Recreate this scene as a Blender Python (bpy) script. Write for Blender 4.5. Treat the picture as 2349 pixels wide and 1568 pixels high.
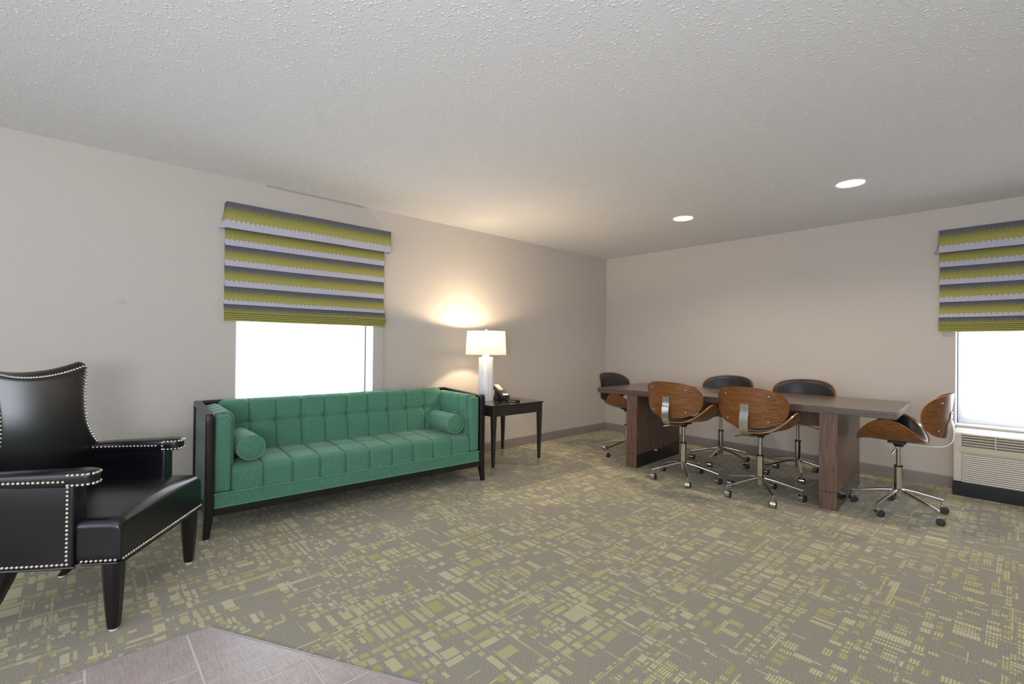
import bpy, bmesh, math, random
from mathutils import Vector, Matrix
R = math.radians
PI = math.pi
random.seed(7)
S = bpy.context.scene
COL = S.collection
for o in list(bpy.data.objects): bpy.data.objects.remove(o)

# ------------------------------------------------------------------ camera
W_, H_ = 2349, 1568
FPX = 1079.9
cam_d = bpy.data.cameras.new('camera'); cam = bpy.data.objects.new('camera', cam_d); COL.objects.link(cam)
cam_d.sensor_fit = 'HORIZONTAL'; cam_d.sensor_width = 36.0; cam_d.lens = 36.0 * FPX / W_
cam_d.clip_start = 0.02; cam_d.clip_end = 100
yaw, pitch, roll = 0.825323, 0.006272, 0.011093
fw = Vector((-math.sin(yaw) * math.cos(pitch), math.cos(yaw) * math.cos(pitch), math.sin(pitch)))
rt = Vector((math.cos(yaw), math.sin(yaw), 0)); up = rt.cross(fw)
rt2 = math.cos(roll) * rt + math.sin(roll) * up; up2 = -math.sin(roll) * rt + math.cos(roll) * up
M = Matrix((rt2, up2, -fw)).transposed().to_4x4(); M.translation = Vector((4.0590, -5.5849, 1.1981))
cam.matrix_world = M
S.camera = cam

# ------------------------------------------------------------------ world / exposure / main lights
S.view_settings.view_transform = 'Standard'; S.view_settings.look = 'None'
S.view_settings.gamma = 1.0; S.view_settings.use_curve_mapping = False
S.view_settings.exposure = 0.08
wd = bpy.data.worlds.new('world'); S.world = wd; wd.use_nodes = True
wd.node_tree.nodes['Background'].inputs[0].default_value = (0.85, 0.93, 1.0, 1)
wd.node_tree.nodes['Background'].inputs[1].default_value = 1.0

CH = 2.44
RX, RY = 7.6, -9.6           # room extents beyond the camera
PANE_STRENGTH = 27.0

def area_light(name, loc, rot, sx, sy, power, color):
    d = bpy.data.lights.new(name, 'AREA'); d.shape = 'RECTANGLE'; d.size = sx; d.size_y = sy
    d.energy = power; d.color = color
    o = bpy.data.objects.new(name, d); o.location = loc; o.rotation_euler = rot; COL.objects.link(o); return o
# added fill: cool area lights outside unseen wall openings behind the camera
area_light('front_fill_light', (4.0, RY - 0.25, 1.35), (R(90), 0, 0), 5.6, 1.8, 84, (0.84, 0.88, 1.0))
area_light('side_fill_light', (RX + 0.25, -6.4, 1.35), (R(90), 0, R(90)), 4.0, 1.8, 22, (0.84, 0.88, 1.0))
# bounce light standing behind the camera, aimed at the ceiling
area_light('bounce_light', (4.7, -6.7, 1.15), (R(180 - 30), R(0), R(44)), 0.9, 0.9, 92, (0.89, 0.91, 1.0))

# ------------------------------------------------------------------ materials
def nt(name):
    m = bpy.data.materials.new(name); m.use_nodes = True
    t = m.node_tree; b = t.nodes['Principled BSDF']; return m, t, b
def srgb(r, g, b):
    f = lambda c: (c / 255 / 12.92) if c / 255 <= 0.04045 else ((c / 255 + 0.055) / 1.055) ** 2.4
    return (f(r), f(g), f(b), 1)
class T:
    """tiny node helper"""
    def __init__(s, t): s.t = t; s.L = t.links
    def n(s, typ, **k):
        x = s.t.nodes.new(typ)
        for a, v in k.items(): setattr(x, a, v)
        return x
    def put(s, sock, v):
        if hasattr(v, 'is_linked') or isinstance(v, bpy.types.NodeSocket): s.L.new(v, sock)
        else: sock.default_value = v
    def m(s, op, a, b=None, c=None, clamp=False):
        x = s.n('ShaderNodeMath', operation=op, use_clamp=clamp); s.put(x.inputs[0], a)
        if b is not None: s.put(x.inputs[1], b)
        if c is not None: s.put(x.inputs[2], c)
        return x.outputs[0]
    def mix(s, f, a, b):
        x = s.n('ShaderNodeMix', data_type='RGBA'); s.put(x.inputs[0], f); s.put(x.inputs[6], a); s.put(x.inputs[7], b); return x.outputs[2]
    def noise(s, vec, scale, detail=2.0, rough=0.5, dist=0.0):
        x = s.n('ShaderNodeTexNoise'); 
        if vec is not None: s.L.new(vec, x.inputs['Vector'])
        x.inputs['Scale'].default_value = scale; x.inputs['Detail'].default_value = detail
        x.inputs['Roughness'].default_value = rough; x.inputs['Distortion'].default_value = dist
        return x.outputs[0]
    def obj(s): return s.n('ShaderNodeTexCoord').outputs['Object']
    def map(s, vec, sc=(1, 1, 1), loc=(0, 0, 0), rot=(0, 0, 0)):
        x = s.n('ShaderNodeMapping'); s.L.new(vec, x.inputs[0]); x.inputs['Scale'].default_value = sc
        x.inputs['Location'].default_value = loc; x.inputs['Rotation'].default_value = rot; return x.outputs[0]
    def ramp(s, f, stops):
        x = s.n('ShaderNodeValToRGB'); s.L.new(f, x.inputs[0]); e = x.color_ramp.elements
        while len(e) < len(stops): e.new(0.5)
        for i, (p, c) in enumerate(stops): e[i].position = p; e[i].color = c
        return x.outputs[0]
    def bump(s, h, strength, dist, b):
        x = s.n('ShaderNodeBump'); s.L.new(h, x.inputs['Height']); x.inputs['Strength'].default_value = strength
        x.inputs['Distance'].default_value = dist; s.L.new(x.outputs[0], b.inputs['Normal'])
    def smooth(s, v, lo, hi):
        x = s.n('ShaderNodeMapRange', interpolation_type='SMOOTHSTEP'); s.put(x.inputs[0], v)
        x.inputs[1].default_value = lo; x.inputs[2].default_value = hi; return x.outputs[0]

def plain(name, col, rough=0.5, metal=0.0, coat=0.0, spec=0.5):
    m, t, b = nt(name); b.inputs['Base Color'].default_value = col; b.inputs['Roughness'].default_value = rough
    b.inputs['Metallic'].default_value = metal; b.inputs['Coat Weight'].default_value = coat
    b.inputs['Specular IOR Level'].default_value = spec
    return m
MAT = {}
MAT['chrome'] = plain('chrome', (0.72, 0.72, 0.72, 1), 0.09, 1.0)
MAT['brushed'] = plain('brushed_metal', (0.62, 0.62, 0.60, 1), 0.30, 1.0)
MAT['nail'] = plain('antique_nickel', (0.78, 0.74, 0.66, 1), 0.22, 1.0)
MAT['black_plastic'] = plain('black_plastic', (0.018, 0.018, 0.02, 1), 0.45)
MAT['wheel'] = plain('caster_tread', (0.035, 0.036, 0.045, 1), 0.4)
MAT['black_lacquer'] = plain('black_lacquer', (0.010, 0.0095, 0.010, 1), 0.28, spec=0.45)
MAT['white_plastic'] = plain('white_plastic', (0.85, 0.85, 0.85, 1), 0.4)
MAT['outlet'] = plain('outlet_ivory', srgb(206, 200, 172), 0.4)
MAT['dark_slot'] = plain('dark_slot', (0.01, 0.01, 0.01, 1), 0.8)
MAT['trim_white'] = plain('window_frame_white', (0.80, 0.82, 0.84, 1), 0.4)
MAT['gasket'] = plain('window_gasket', (0.06, 0.065, 0.08, 1), 0.6)
MAT['ptac'] = plain('beige_plastic', srgb(214, 208, 193), 0.38)
MAT['ptac_band'] = plain('beige_band', srgb(206, 197, 174), 0.45)
MAT['ptac_base'] = plain('black_base', (0.010, 0.011, 0.016, 1), 0.35)
MAT['baseboard'] = plain('vinyl_baseboard', srgb(144, 134, 130), 0.5)
MAT['grout'] = plain('grout', srgb(222, 216, 210), 0.8)
MAT['ply_edge'] = plain('plywood_edge', srgb(172, 114, 60), 0.35, coat=0.2)
MAT['porcelain'] = plain('white_ceramic', (0.86, 0.87, 0.89, 1), 0.22, coat=0.4)
MAT['label'] = plain('phone_label', (0.75, 0.68, 0.62, 1), 0.3)
MAT['keys'] = plain('phone_keys', (0.12, 0.11, 0.10, 1), 0.4)
MAT['cord'] = plain('beaded_cord', (0.50, 0.48, 0.46, 1), 0.5)

def emis(name, col, s):
    m = bpy.data.materials.new(name); m.use_nodes = True; t = m.node_tree; t.nodes.clear()
    e = t.nodes.new('ShaderNodeEmission'); o = t.nodes.new('ShaderNodeOutputMaterial'); t.links.new(e.outputs[0], o.inputs[0])
    e.inputs[0].default_value = col; e.inputs[1].default_value = s; return m
MAT['pane'] = emis('daylit_frosted_pane', (0.89, 0.935, 1.0, 1), PANE_STRENGTH)
MAT['downlight'] = emis('downlight_lens', (1.0, 0.88, 0.70, 1), 14.0)

# wall covering: fine woven vinyl
m, t, b = nt('wallcovering'); h = T(t); co = h.obj()
n1 = h.noise(h.map(co, (1, 1, 12)), 60, 2); n2 = h.noise(h.map(co, (1, 1, 0.06)), 260, 2)
big = h.noise(co, 0.9, 2)
f = h.m('ADD', h.m('MULTIPLY', n1, 0.5), h.m('MULTIPLY', n2, 0.5))
c = h.mix(f, srgb(191, 184, 176), srgb(210, 203, 195))
sp = h.n('ShaderNodeVectorMath', operation='DISTANCE'); h.L.new(co, sp.inputs[0]); sp.inputs[1].default_value = (0, -5.368, 1.453)
c = h.mix(h.m('MULTIPLY', h.m('SUBTRACT', 1.0, h.smooth(sp.outputs['Value'], 0.008, 0.03)), 0.22), c, srgb(150, 145, 140))
h.L.new(c, b.inputs['Base Color']); b.inputs['Roughness'].default_value = 0.75
h.bump(f, 0.12, 0.002, b); MAT['wall'] = m

# stippled ceiling
m, t, b = nt('stippled_ceiling'); h = T(t); co = h.obj()
wp = h.n('ShaderNodeTexNoise'); h.L.new(co, wp.inputs['Vector']); wp.inputs['Scale'].default_value = 55; wp.inputs['Detail'].default_value = 2
va = h.n('ShaderNodeVectorMath', operation='MULTIPLY_ADD'); h.L.new(wp.outputs['Color'], va.inputs[0]); va.inputs[1].default_value = (0.016, 0.016, 0); h.L.new(h.map(co, (1, 1, 0)), va.inputs[2])
def blobs(scale, lo, keep):
    v = h.n('ShaderNodeTexVoronoi', feature='F1'); h.L.new(va.outputs[0], v.inputs['Vector']); v.inputs['Scale'].default_value = scale
    sc = h.n('ShaderNodeSeparateColor'); h.L.new(v.outputs['Color'], sc.inputs[0])
    rad = h.m('MULTIPLY_ADD', sc.outputs[0], 0.32, 0.20)
    q = h.m('SUBTRACT', 1.0, h.m('DIVIDE', v.outputs['Distance'], rad), clamp=True)
    return h.m('MULTIPLY', h.smooth(q, 0.0, 0.75), h.m('LESS_THAN', sc.outputs[1], keep))
b1 = blobs(58, 0, 0.92); b2 = blobs(115, 0, 0.8)
ht = h.m('MAXIMUM', b1, h.m('MULTIPLY', b2, 0.55))
grain = h.noise(h.map(co, (1, 1, 0)), 160, 2, 0.6)
h.L.new(h.mix(ht, srgb(225, 226, 229), srgb(249, 249, 250)), b.inputs['Base Color'])  # blobs painted lighter than the base: light catching the relief put into colour
b.inputs['Roughness'].default_value = 0.8; h.bump(h.m('ADD', ht, h.m('MULTIPLY', grain, 0.12)), 0.46, 0.007, b); MAT['ceiling'] = m

# patterned carpet
m, t, b = nt('patterned_carpet'); h = T(t); co = h.obj()
def rects(cx, cy, seed, dens, minw, jog):
    mp = h.map(co, (1 / cx, 1 / cy, 1), (seed * 3.17, seed * 7.31, 0))
    sx = h.n('ShaderNodeSeparateXYZ'); h.L.new(mp, sx.inputs[0])
    wv_ = lambda q, p1, p2: h.m('ADD', q, h.m('ADD', h.m('MULTIPLY', h.m('SINE', h.m('MULTIPLY', q, 1.7 + p1)), 0.34), h.m('MULTIPLY', h.m('SINE', h.m('MULTIPLY', q, 0.61 + p2)), 0.3)))
    u0, v0 = wv_(sx.outputs[0], 0.11 * seed % 0.3, 0.0), wv_(sx.outputs[1], 0.0, 0.05 * seed % 0.2)
    colid = h.m('FLOOR', u0)
    w1 = h.n('ShaderNodeTexWhiteNoise', noise_dimensions='1D'); h.L.new(h.m('ADD', colid, seed * 11.3), w1.inputs['W'])
    v1 = h.m('ADD', v0, h.m('MULTIPLY', w1.outputs['Value'], jog))
    cb = h.n('ShaderNodeCombineXYZ'); h.L.new(colid, cb.inputs[0]); h.L.new(h.m('FLOOR', v1), cb.inputs[1]); cb.inputs[2].default_value = seed
    wn = h.n('ShaderNodeTexWhiteNoise', noise_dimensions='3D'); h.L.new(cb.outputs[0], wn.inputs['Vector'])
    sc = h.n('ShaderNodeSeparateColor'); h.L.new(wn.outputs['Color'], sc.inputs[0])
    fu = h.m('FRACT', u0); fv = h.m('FRACT', v1)
    wu = h.m('MULTIPLY_ADD', sc.outputs[0], 0.88 - minw, minw); wv = h.m('MULTIPLY_ADD', sc.outputs[1], 0.84 - minw, minw)
    iu = h.m('LESS_THAN', fu, wu); iv = h.m('LESS_THAN', fv, wv)
    cc = h.n('ShaderNodeCombineXYZ'); h.L.new(h.m('MULTIPLY', colid, cx), cc.inputs[0]); h.L.new(h.m('MULTIPLY', h.m('FLOOR', v1), cy), cc.inputs[1]); cc.inputs[2].default_value = seed
    area = h.noise(cc.outputs[0], 2.3, 2)
    on = h.m('LESS_THAN', sc.outputs[2], h.m('MULTIPLY_ADD', h.smooth(area, 0.36, 0.60), dens * 0.75, dens * 0.25))
    return h.m('MULTIPLY', h.m('MULTIPLY', iu, iv), on), wn.outputs['Value'], h.m('MULTIPLY', on, 1.0)
m1, r1, _ = rects(0.068, 0.050, 1.0, 0.95, 0.45, 0.35)
m2, r2, _ = rects(0.040, 0.026, 5.0, 0.78, 0.50, 0.5)
m3, r3, _ = rects(0.018, 0.21, 9.0, 0.08, 0.45, 1.0)
m4, r4, _ = rects(0.15, 0.015, 3.0, 0.08, 0.45, 1.0)
sn = h.n('ShaderNodeVectorMath', operation='SNAP'); h.L.new(h.map(co, (1, 1, 0)), sn.inputs[0]); sn.inputs[1].default_value = (0.144, 0.168, 1)
zone = h.m('GREATER_THAN', h.noise(sn.outputs[0], 2.7, 2), 0.47)
inv = h.m('SUBTRACT', 1.0, zone)
mask = h.m('MAXIMUM', h.m('MAXIMUM', h.m('MULTIPLY', m1, zone), h.m('MULTIPLY', m2, inv)), h.m('MAXIMUM', m3, h.m('MULTIPLY', m4, 0.9)))
sx = h.n('ShaderNodeSeparateXYZ'); h.L.new(co, sx.inputs[0])
yarn = h.m('SINE', h.m('MULTIPLY', sx.outputs[0], 2 * PI / 0.0105))
yarn2 = h.m('SINE', h.m('MULTIPLY', sx.outputs[1], 2 * PI / 0.008))
pick = h.m('ADD', h.m('MULTIPLY', r1, zone), h.m('MULTIPLY', r2, inv))
creamy = h.smooth(h.m('ADD', pick, h.m('MULTIPLY', yarn, 0.45)), 0.40, 0.72)
fine = h.noise(h.map(co, (1, 1, 0)), 290, 3, 0.8)
fine2 = h.noise(h.map(co, (1, 1, 0)), 120, 2, 0.7)
green = h.mix(fine, srgb(158, 154, 86), srgb(206, 201, 126))
cream = h.mix(fine, srgb(188, 180, 138), srgb(242, 237, 204))
base = h.mix(h.smooth(fine, 0.34, 0.66), srgb(110, 105, 92), srgb(196, 189, 170))
pat = h.mix(creamy, green, cream)
c = h.mix(h.m('MULTIPLY', mask, h.m('MULTIPLY_ADD', yarn, 0.14, 0.82)), base, pat)
h.L.new(c, b.inputs['Base Color']); b.inputs['Roughness'].default_value = 0.95; b.inputs['Specular IOR Level'].default_value = 0.1
b.inputs['Sheen Weight'].default_value = 0.15
h.bump(h.m('ADD', fine, h.m('MULTIPLY', yarn, 0.15)), 0.6, 0.004, b); MAT['carpet'] = m

# linen-look porcelain tile
m, t, b = nt('linen_tile'); h = T(t); co = h.obj()
a = h.noise(h.map(co, (1, 0.07, 1)), 190, 3, 0.6); a2 = h.noise(h.map(co, (0.07, 1, 1)), 190, 3, 0.6); bg = h.noise(co, 1.8, 2)
f = h.m('ADD', h.m('MULTIPLY', a, 0.5), h.m('MULTIPLY', a2, 0.5))
c = h.mix(h.smooth(f, 0.35, 0.65), srgb(164, 151, 146), srgb(194, 182, 178))
h.L.new(c, b.inputs['Base Color']); b.inputs['Roughness'].default_value = 0.32; h.bump(f, 0.1, 0.001, b); MAT['tile'] = m

def fabric(name, c1, c2, sc=1.0):
    m, t, b = nt(name); h = T(t); co = h.obj()
    a = h.noise(h.map(co, (1, 0.12, 1)), 420 * sc, 3, 0.7); a2 = h.noise(h.map(co, (1, 1, 0.12)), 420 * sc, 3, 0.7); a3 = h.noise(h.map(co, (0.12, 1, 1)), 300 * sc, 3, 0.7)
    f = h.m('MULTIPLY', h.m('ADD', h.m('ADD', a, a2), a3), 0.3333)
    c = h.mix(h.smooth(f, 0.40, 0.60), c1, c2)
    h.L.new(c, b.inputs['Base Color']); b.inputs['Roughness'].default_value = 0.85; b.inputs['Specular IOR Level'].default_value = 0.25
    b.inputs['Sheen Weight'].default_value = 0.25; b.inputs['Sheen Roughness'].default_value = 0.4
    h.bump(f, 0.35, 0.002, b); return m
MAT['green'] = fabric('green_linen', srgb(60, 106, 85), srgb(102, 158, 131), 1.6)
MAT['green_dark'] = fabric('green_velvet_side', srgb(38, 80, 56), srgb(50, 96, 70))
MAT['piping'] = fabric('green_piping', srgb(78, 134, 108), srgb(112, 172, 144))

m, t, b = nt('black_leather'); h = T(t); co = h.obj()
n = h.noise(co, 220, 3, 0.6); n2 = h.noise(co, 9, 2)
b.inputs['Base Color'].default_value = (0.0045, 0.0052, 0.0078, 1); b.inputs['Specular IOR Level'].default_value = 0.62
b.inputs['Roughness'].default_value = 0.27; h.bump(n, 0.06, 0.001, b); MAT['leather'] = m
MAT['seat_leather'] = plain('black_seat_vinyl', (0.014, 0.015, 0.018, 1), 0.42)

def wood(name, dark, lite, scale, stretch, rough=0.35, coat=0.0, contrast=(0.3, 0.7), wd_=5.0):
    m, t, b = nt(name); h = T(t); co = h.obj()
    mp = h.map(co, stretch)
    n = h.noise(mp, scale, 3, 0.5, 0.25); fine = h.noise(mp, scale * 5, 4, 0.65, 0.3); vf = h.noise(mp, scale * 16, 2, 0.6)
    ring = h.m('ABSOLUTE', h.m('SINE', h.m('MULTIPLY', n, wd_ * 9.0)))
    f = h.m('ADD', h.m('MULTIPLY', h.m('POWER', ring, 0.6), 0.34), h.m('ADD', h.m('MULTIPLY', fine, 0.42), h.m('MULTIPLY', vf, 0.24)))
    c = h.mix(h.smooth(f, *contrast), dark, lite); h.L.new(c, b.inputs['Base Color'])
    b.inputs['Roughness'].default_value = rough; b.inputs['Coat Weight'].default_value = coat; b.inputs['Coat Roughness'].default_value = 0.15
    return m
MAT['walnut'] = wood('walnut_ply', srgb(84, 50, 22), srgb(150, 97, 50), 5, (0.09, 2.4, 8.0), 0.3, 0.2, (0.16, 0.92), 1.7)
MAT['lam_v'] = wood('walnut_laminate_vertical', srgb(82, 60, 47), srgb(124, 96, 78), 5, (5, 5, 0.25), 0.4, 0, (0.2, 0.9), 2.2)
MAT['lam_h'] = wood('walnut_laminate_top', srgb(78, 62, 54), srgb(104, 86, 77), 5, (0.25, 5, 5), 0.27, 0.1, (0.2, 0.9), 2.2)
MAT['kick'] = plain('polished_kick_plate', (0.10, 0.10, 0.10, 1), 0.12, 0.9)
MAT['espresso'] = wood('espresso_wood', (0.010, 0.007, 0.005, 1), (0.022, 0.016, 0.012, 1), 12, (6, 6, 0.5), 0.25, 0.3)

# roman-blind cloth: charcoal, olive and lilac bands with a spiked ikat edge (uv: x metres, y phase in one band)
m, t, b = nt('banded_blind_cloth'); h = T(t)
uv = h.n('ShaderNodeUVMap').outputs[0]; s = h.n('ShaderNodeSeparateXYZ'); h.L.new(uv, s.inputs[0])
u, ph = s.outputs[0], s.outputs[1]
tri = lambda fr: h.m('PINGPONG', h.m('MULTIPLY', u, fr), 1.0)
cb = h.n('ShaderNodeCombineXYZ'); h.L.new(h.m('MULTIPLY', u, 160.0), cb.inputs[0]); cb.inputs[1].default_value = 0.3
jn = h.noise(cb.outputs[0], 1.0, 1)
sp1 = h.m('ADD', h.m('ADD', h.m('MULTIPLY', h.m('POWER', tri(125.0), 1.6), 0.17), h.m('MULTIPLY', tri(330.0), 0.12)), h.m('MULTIPLY', h.m('SUBTRACT', jn, 0.5), 0.16))
d1 = h.smooth(h.m('ADD', h.m('SUBTRACT', ph, 0.25), sp1), 0.07, 0.22)
sp2 = h.m('ADD', h.m('MULTIPLY', h.m('POWER', tri(62.0), 3.0), -0.10), h.m('MULTIPLY', h.m('SUBTRACT', jn, 0.5), 0.10))
d2 = h.smooth(h.m('ADD', h.m('SUBTRACT', ph, 0.70), sp2), -0.015, 0.02)
gr = h.mix(h.smooth(ph, 0.3, 0.65), srgb(140, 138, 66), srgb(164, 161, 88))
c = h.mix(d2, h.mix(d1, srgb(94, 93, 103), gr), srgb(190, 187, 204))
h.L.new(c, b.inputs['Base Color']); b.inputs['Roughness'].default_value = 0.8; MAT['blind'] = m

# shades: let light through, scattered and straight
def sheer(name, col, tr, emw=0.0):
    m = bpy.data.materials.new(name); m.use_nodes = True; t = m.node_tree; t.nodes.clear(); h = T(t)
    o = h.n('ShaderNodeOutputMaterial'); tl = h.n('ShaderNodeBsdfTranslucent'); df = h.n('ShaderNodeBsdfDiffuse'); tp = h.n('ShaderNodeBsdfTransparent')
    for x in (tl, df): x.inputs[0].default_value = col
    a = h.n('ShaderNodeMixShader'); a.inputs[0].default_value = 0.97; h.L.new(tl.outputs[0], a.inputs[1]); h.L.new(df.outputs[0], a.inputs[2])
    b2 = h.n('ShaderNodeMixShader'); b2.inputs[0].default_value = tr; h.L.new(a.outputs[0], b2.inputs[1]); h.L.new(tp.outputs[0], b2.inputs[2])
    h.L.new(b2.outputs[0], o.inputs[0]); return m
MAT['roller'] = sheer('roller_shade_cloth', (0.86, 0.88, 0.92, 1), 0.36)
m = bpy.data.materials.new('lamp_shade_linen'); m.use_nodes = True; t = m.node_tree; t.nodes.clear(); h = T(t)
o = h.n('ShaderNodeOutputMaterial'); tl = h.n('ShaderNodeBsdfTranslucent'); df = h.n('ShaderNodeBsdfDiffuse')
tl.inputs[0].default_value = (0.62, 0.64, 0.66, 1); df.inputs[0].default_value = (0.80, 0.78, 0.73, 1)
a = h.n('ShaderNodeMixShader'); a.inputs[0].default_value = 0.6; h.L.new(tl.outputs[0], a.inputs[1]); h.L.new(df.outputs[0], a.inputs[2]); h.L.new(a.outputs[0], o.inputs[0])
MAT['lampshade'] = m

# ------------------------------------------------------------------ mesh helpers
class MB:
    def __init__(s): s.bm = bmesh.new(); s.uv = None
    def box(s, a, b, bev=0.0, mi=0, seg=2):
        a = Vector(a); b = Vector(b); c = (a + b) / 2; d = b - a
        g = bmesh.ops.create_cube(s.bm, size=1.0, matrix=Matrix.Translation(c) @ Matrix.Diagonal((abs(d.x), abs(d.y), abs(d.z), 1)))
        vs = g['verts']; fs = {f for v in vs for f in v.link_faces}
        for f in fs: f.material_index = mi
        if bev > 0:
            es = {e for v in vs for e in v.link_edges}
            r = bmesh.ops.bevel(s.bm, geom=list(es), offset=bev, segments=seg, affect='EDGES', profile=0.5)
            for f in r['faces']: f.material_index = mi
        return s
    def hexa(s, bot, top, bev=0.0, mi=0):
        """bot, top: four corners each, same winding (counter-clockwise from above)"""
        v = [s.bm.verts.new(p) for p in list(bot) + list(top)]
        F = [(3, 2, 1, 0), (4, 5, 6, 7), (0, 1, 5, 4), (1, 2, 6, 5), (2, 3, 7, 6), (3, 0, 4, 7)]
        fs = [s.bm.faces.new([v[i] for i in f]) for f in F]
        for f in fs: f.material_index = mi
        if bev > 0:
            es = {e for x in v for e in x.link_edges}
            r = bmesh.ops.bevel(s.bm, geom=list(es), offset=bev, segments=2, affect='EDGES', profile=0.5)
            for f in r['faces']: f.material_index = mi
        return s
    def cyl(s, p, q, r1, r2=None, n=16, mi=0, cap=True):
        r2 = r1 if r2 is None else r2; return s.tube([p, q], [r1, r2], n, mi, cap)
    def tube(s, pts, rad, n=10, mi=0, cap=True, sq=None):
        pts = [Vector(p) for p in pts]
        if not hasattr(rad, '__len__'): rad = [rad] * len(pts)
        rings = []; ref = None
        for i, p in enumerate(pts):
            d = (pts[min(i + 1, len(pts) - 1)] - pts[max(i - 1, 0)]).normalized()
            if ref is None: ref = Vector((0, 0, 1)) if abs(d.z) < 0.9 else Vector((1, 0, 0))
            a = d.cross(ref).normalized(); b = a.cross(d).normalized(); ref = b
            rings.append([s.bm.verts.new(p + (a * math.cos(2 * PI * k / n) + b * math.sin(2 * PI * k / n)) * rad[i]) for k in range(n)])
        s.skin(rings, True, mi)
        if cap:
            for r_ in (rings[0][::-1], rings[-1]):
                f = s.bm.faces.new(r_); f.material_index = mi
        return s
    def skin(s, rings, closed, mi=0):
        for A, B in zip(rings, rings[1:]):
            n = len(A)
            for k in range(n if closed else n - 1):
                try:
                    f = s.bm.faces.new((A[k], A[(k + 1) % n], B[(k + 1) % n], B[k])); f.material_index = mi
                except ValueError: pass
    def lathe(s, prof, c=(0, 0, 0), n=32, mi=0, capb=True, capt=True, mod=None):
        rings = []
        for r, z in prof:
            rings.append([s.bm.verts.new((c[0] + r * (mod(2 * PI * k / n) if mod else 1) * math.cos(2 * PI * k / n), c[1] + r * (mod(2 * PI * k / n) if mod else 1) * math.sin(2 * PI * k / n), c[2] + z)) for k in range(n)])
        s.skin(rings, True, mi)
        if capb: s.bm.faces.new(rings[0][::-1]).material_index = mi
        if capt: s.bm.faces.new(rings[-1]).material_index = mi
        return s
    def prism(s, poly, axis, a, b, mi=0, bev=0.0):
        """extrude a 2D polygon along axis ('x','y','z') from a to b"""
        def P(u, v, w): return {'x': (w, u, v), 'y': (u, w, v), 'z': (u, v, w)}[axis]
        A = [s.bm.verts.new(P(u, v, a)) for u, v in poly]; B = [s.bm.verts.new(P(u, v, b)) for u, v in poly]
        fs = [s.bm.faces.new(A[::-1]), s.bm.faces.new(B)]; n = len(poly)
        for k in range(n): fs.append(s.bm.faces.new((A[k], A[(k + 1) % n], B[(k + 1) % n], B[k])))
        for f in fs: f.material_index = mi
        if bev > 0:
            es = {e for f in fs[:2] for e in f.edges}
            r = bmesh.ops.bevel(s.bm, geom=list(es), offset=bev, segments=2, affect='EDGES', profile=0.5)
            for f in r['faces']: f.material_index = mi
        return s
    def dome(s, c, nrm, r, hgt=None, n=8, mi=0):
        c = Vector(c); nrm = Vector(nrm).normalized(); hgt = hgt or r * 0.7
        a = nrm.orthogonal().normalized(); b = nrm.cross(a)
        rings = []
        for j, (rr, hh) in enumerate(((1, 0), (0.75, 0.66), (0.3, 0.95))):
            rings.append([s.bm.verts.new(c + (a * math.cos(2 * PI * k / n) + b * math.sin(2 * PI * k / n)) * r * rr + nrm * hgt * hh) for k in range(n)])
        s.skin(rings, True, mi); s.bm.faces.new(rings[-1]).material_index = mi
        return s
    def sphere(s, c, r, mi=0, seg=12, sc=(1, 1, 1)):
        g = bmesh.ops.create_uvsphere(s.bm, u_segments=seg, v_segments=max(6, seg // 2 + 2), radius=r, matrix=Matrix.Translation(c) @ Matrix.Diagonal((*sc, 1)))
        for v in g['verts']:
            for f in v.link_faces: f.material_index = mi
        return s
    def build(s, name, mats, parent=None, smooth=True, angle=40, wn=True, **props):
        bmesh.ops.recalc_face_normals(s.bm, faces=s.bm.faces)
        me = bpy.data.meshes.new(name); s.bm.to_mesh(me); s.bm.free()
        if not isinstance(mats, (list, tuple)): mats = [mats]
        for m_ in mats: me.materials.append(MAT[m_] if isinstance(m_, str) else m_)
        if smooth:
            me.polygons.foreach_set('use_smooth', [True] * len(me.polygons))
            try: me.set_sharp_from_angle(angle=R(angle))
            except Exception: pass
        o = bpy.data.objects.new(name, me); COL.objects.link(o)
        if smooth and wn: o.modifiers.new('weighted_normal', 'WEIGHTED_NORMAL').keep_sharp = True
        if parent is not None: o.parent = parent
        for k, v in props.items(): o[k] = v
        return o
def thing(name, label, cat, loc=(0, 0, 0), rz=0.0, group=None):
    o = bpy.data.objects.new(name, None); COL.objects.link(o); o.location = loc; o.rotation_euler = (0, 0, rz)
    o.empty_display_size = 0.1; o['label'] = label; o['category'] = cat
    if group: o['group'] = group
    return o
def struct(mb, name, mats, parent=None, **k):
    o = mb.build(name, mats, parent, **k)
    if parent is None: o['kind'] = 'structure'
    return o
def catmull(P, n=8):
    P = [Vector(p) for p in P]; out = []
    for i in range(len(P) - 1):
        p0 = P[max(i - 1, 0)]; p1 = P[i]; p2 = P[i + 1]; p3 = P[min(i + 2, len(P) - 1)]
        for k in range(n):
            t_ = k / n
            out.append(0.5 * ((2 * p1) + (-p0 + p2) * t_ + (2 * p0 - 5 * p1 + 4 * p2 - p3) * t_ ** 2 + (-p0 + 3 * p1 - 3 * p2 + p3) * t_ ** 3))
    out.append(P[-1]); return out
def interp(x, tab):
    if x <= tab[0][0]: return tab[0][1]
    for (a, fa), (b_, fb) in zip(tab, tab[1:]):
        if x <= b_: 
            k = (x - a) / (b_ - a); k = k * k * (3 - 2 * k) if False else k
            return fa + (fb - fa) * k
    return tab[-1][1]

# ------------------------------------------------------------------ room shell
TH = 0.30
WZ0, WZ1 = 0.545, 2.06        # window opening height
W1 = (-4.702, -3.577)          # window 1 (left wall) y range
W2 = (3.665, 4.79)             # window 2 (back wall) x range
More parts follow.
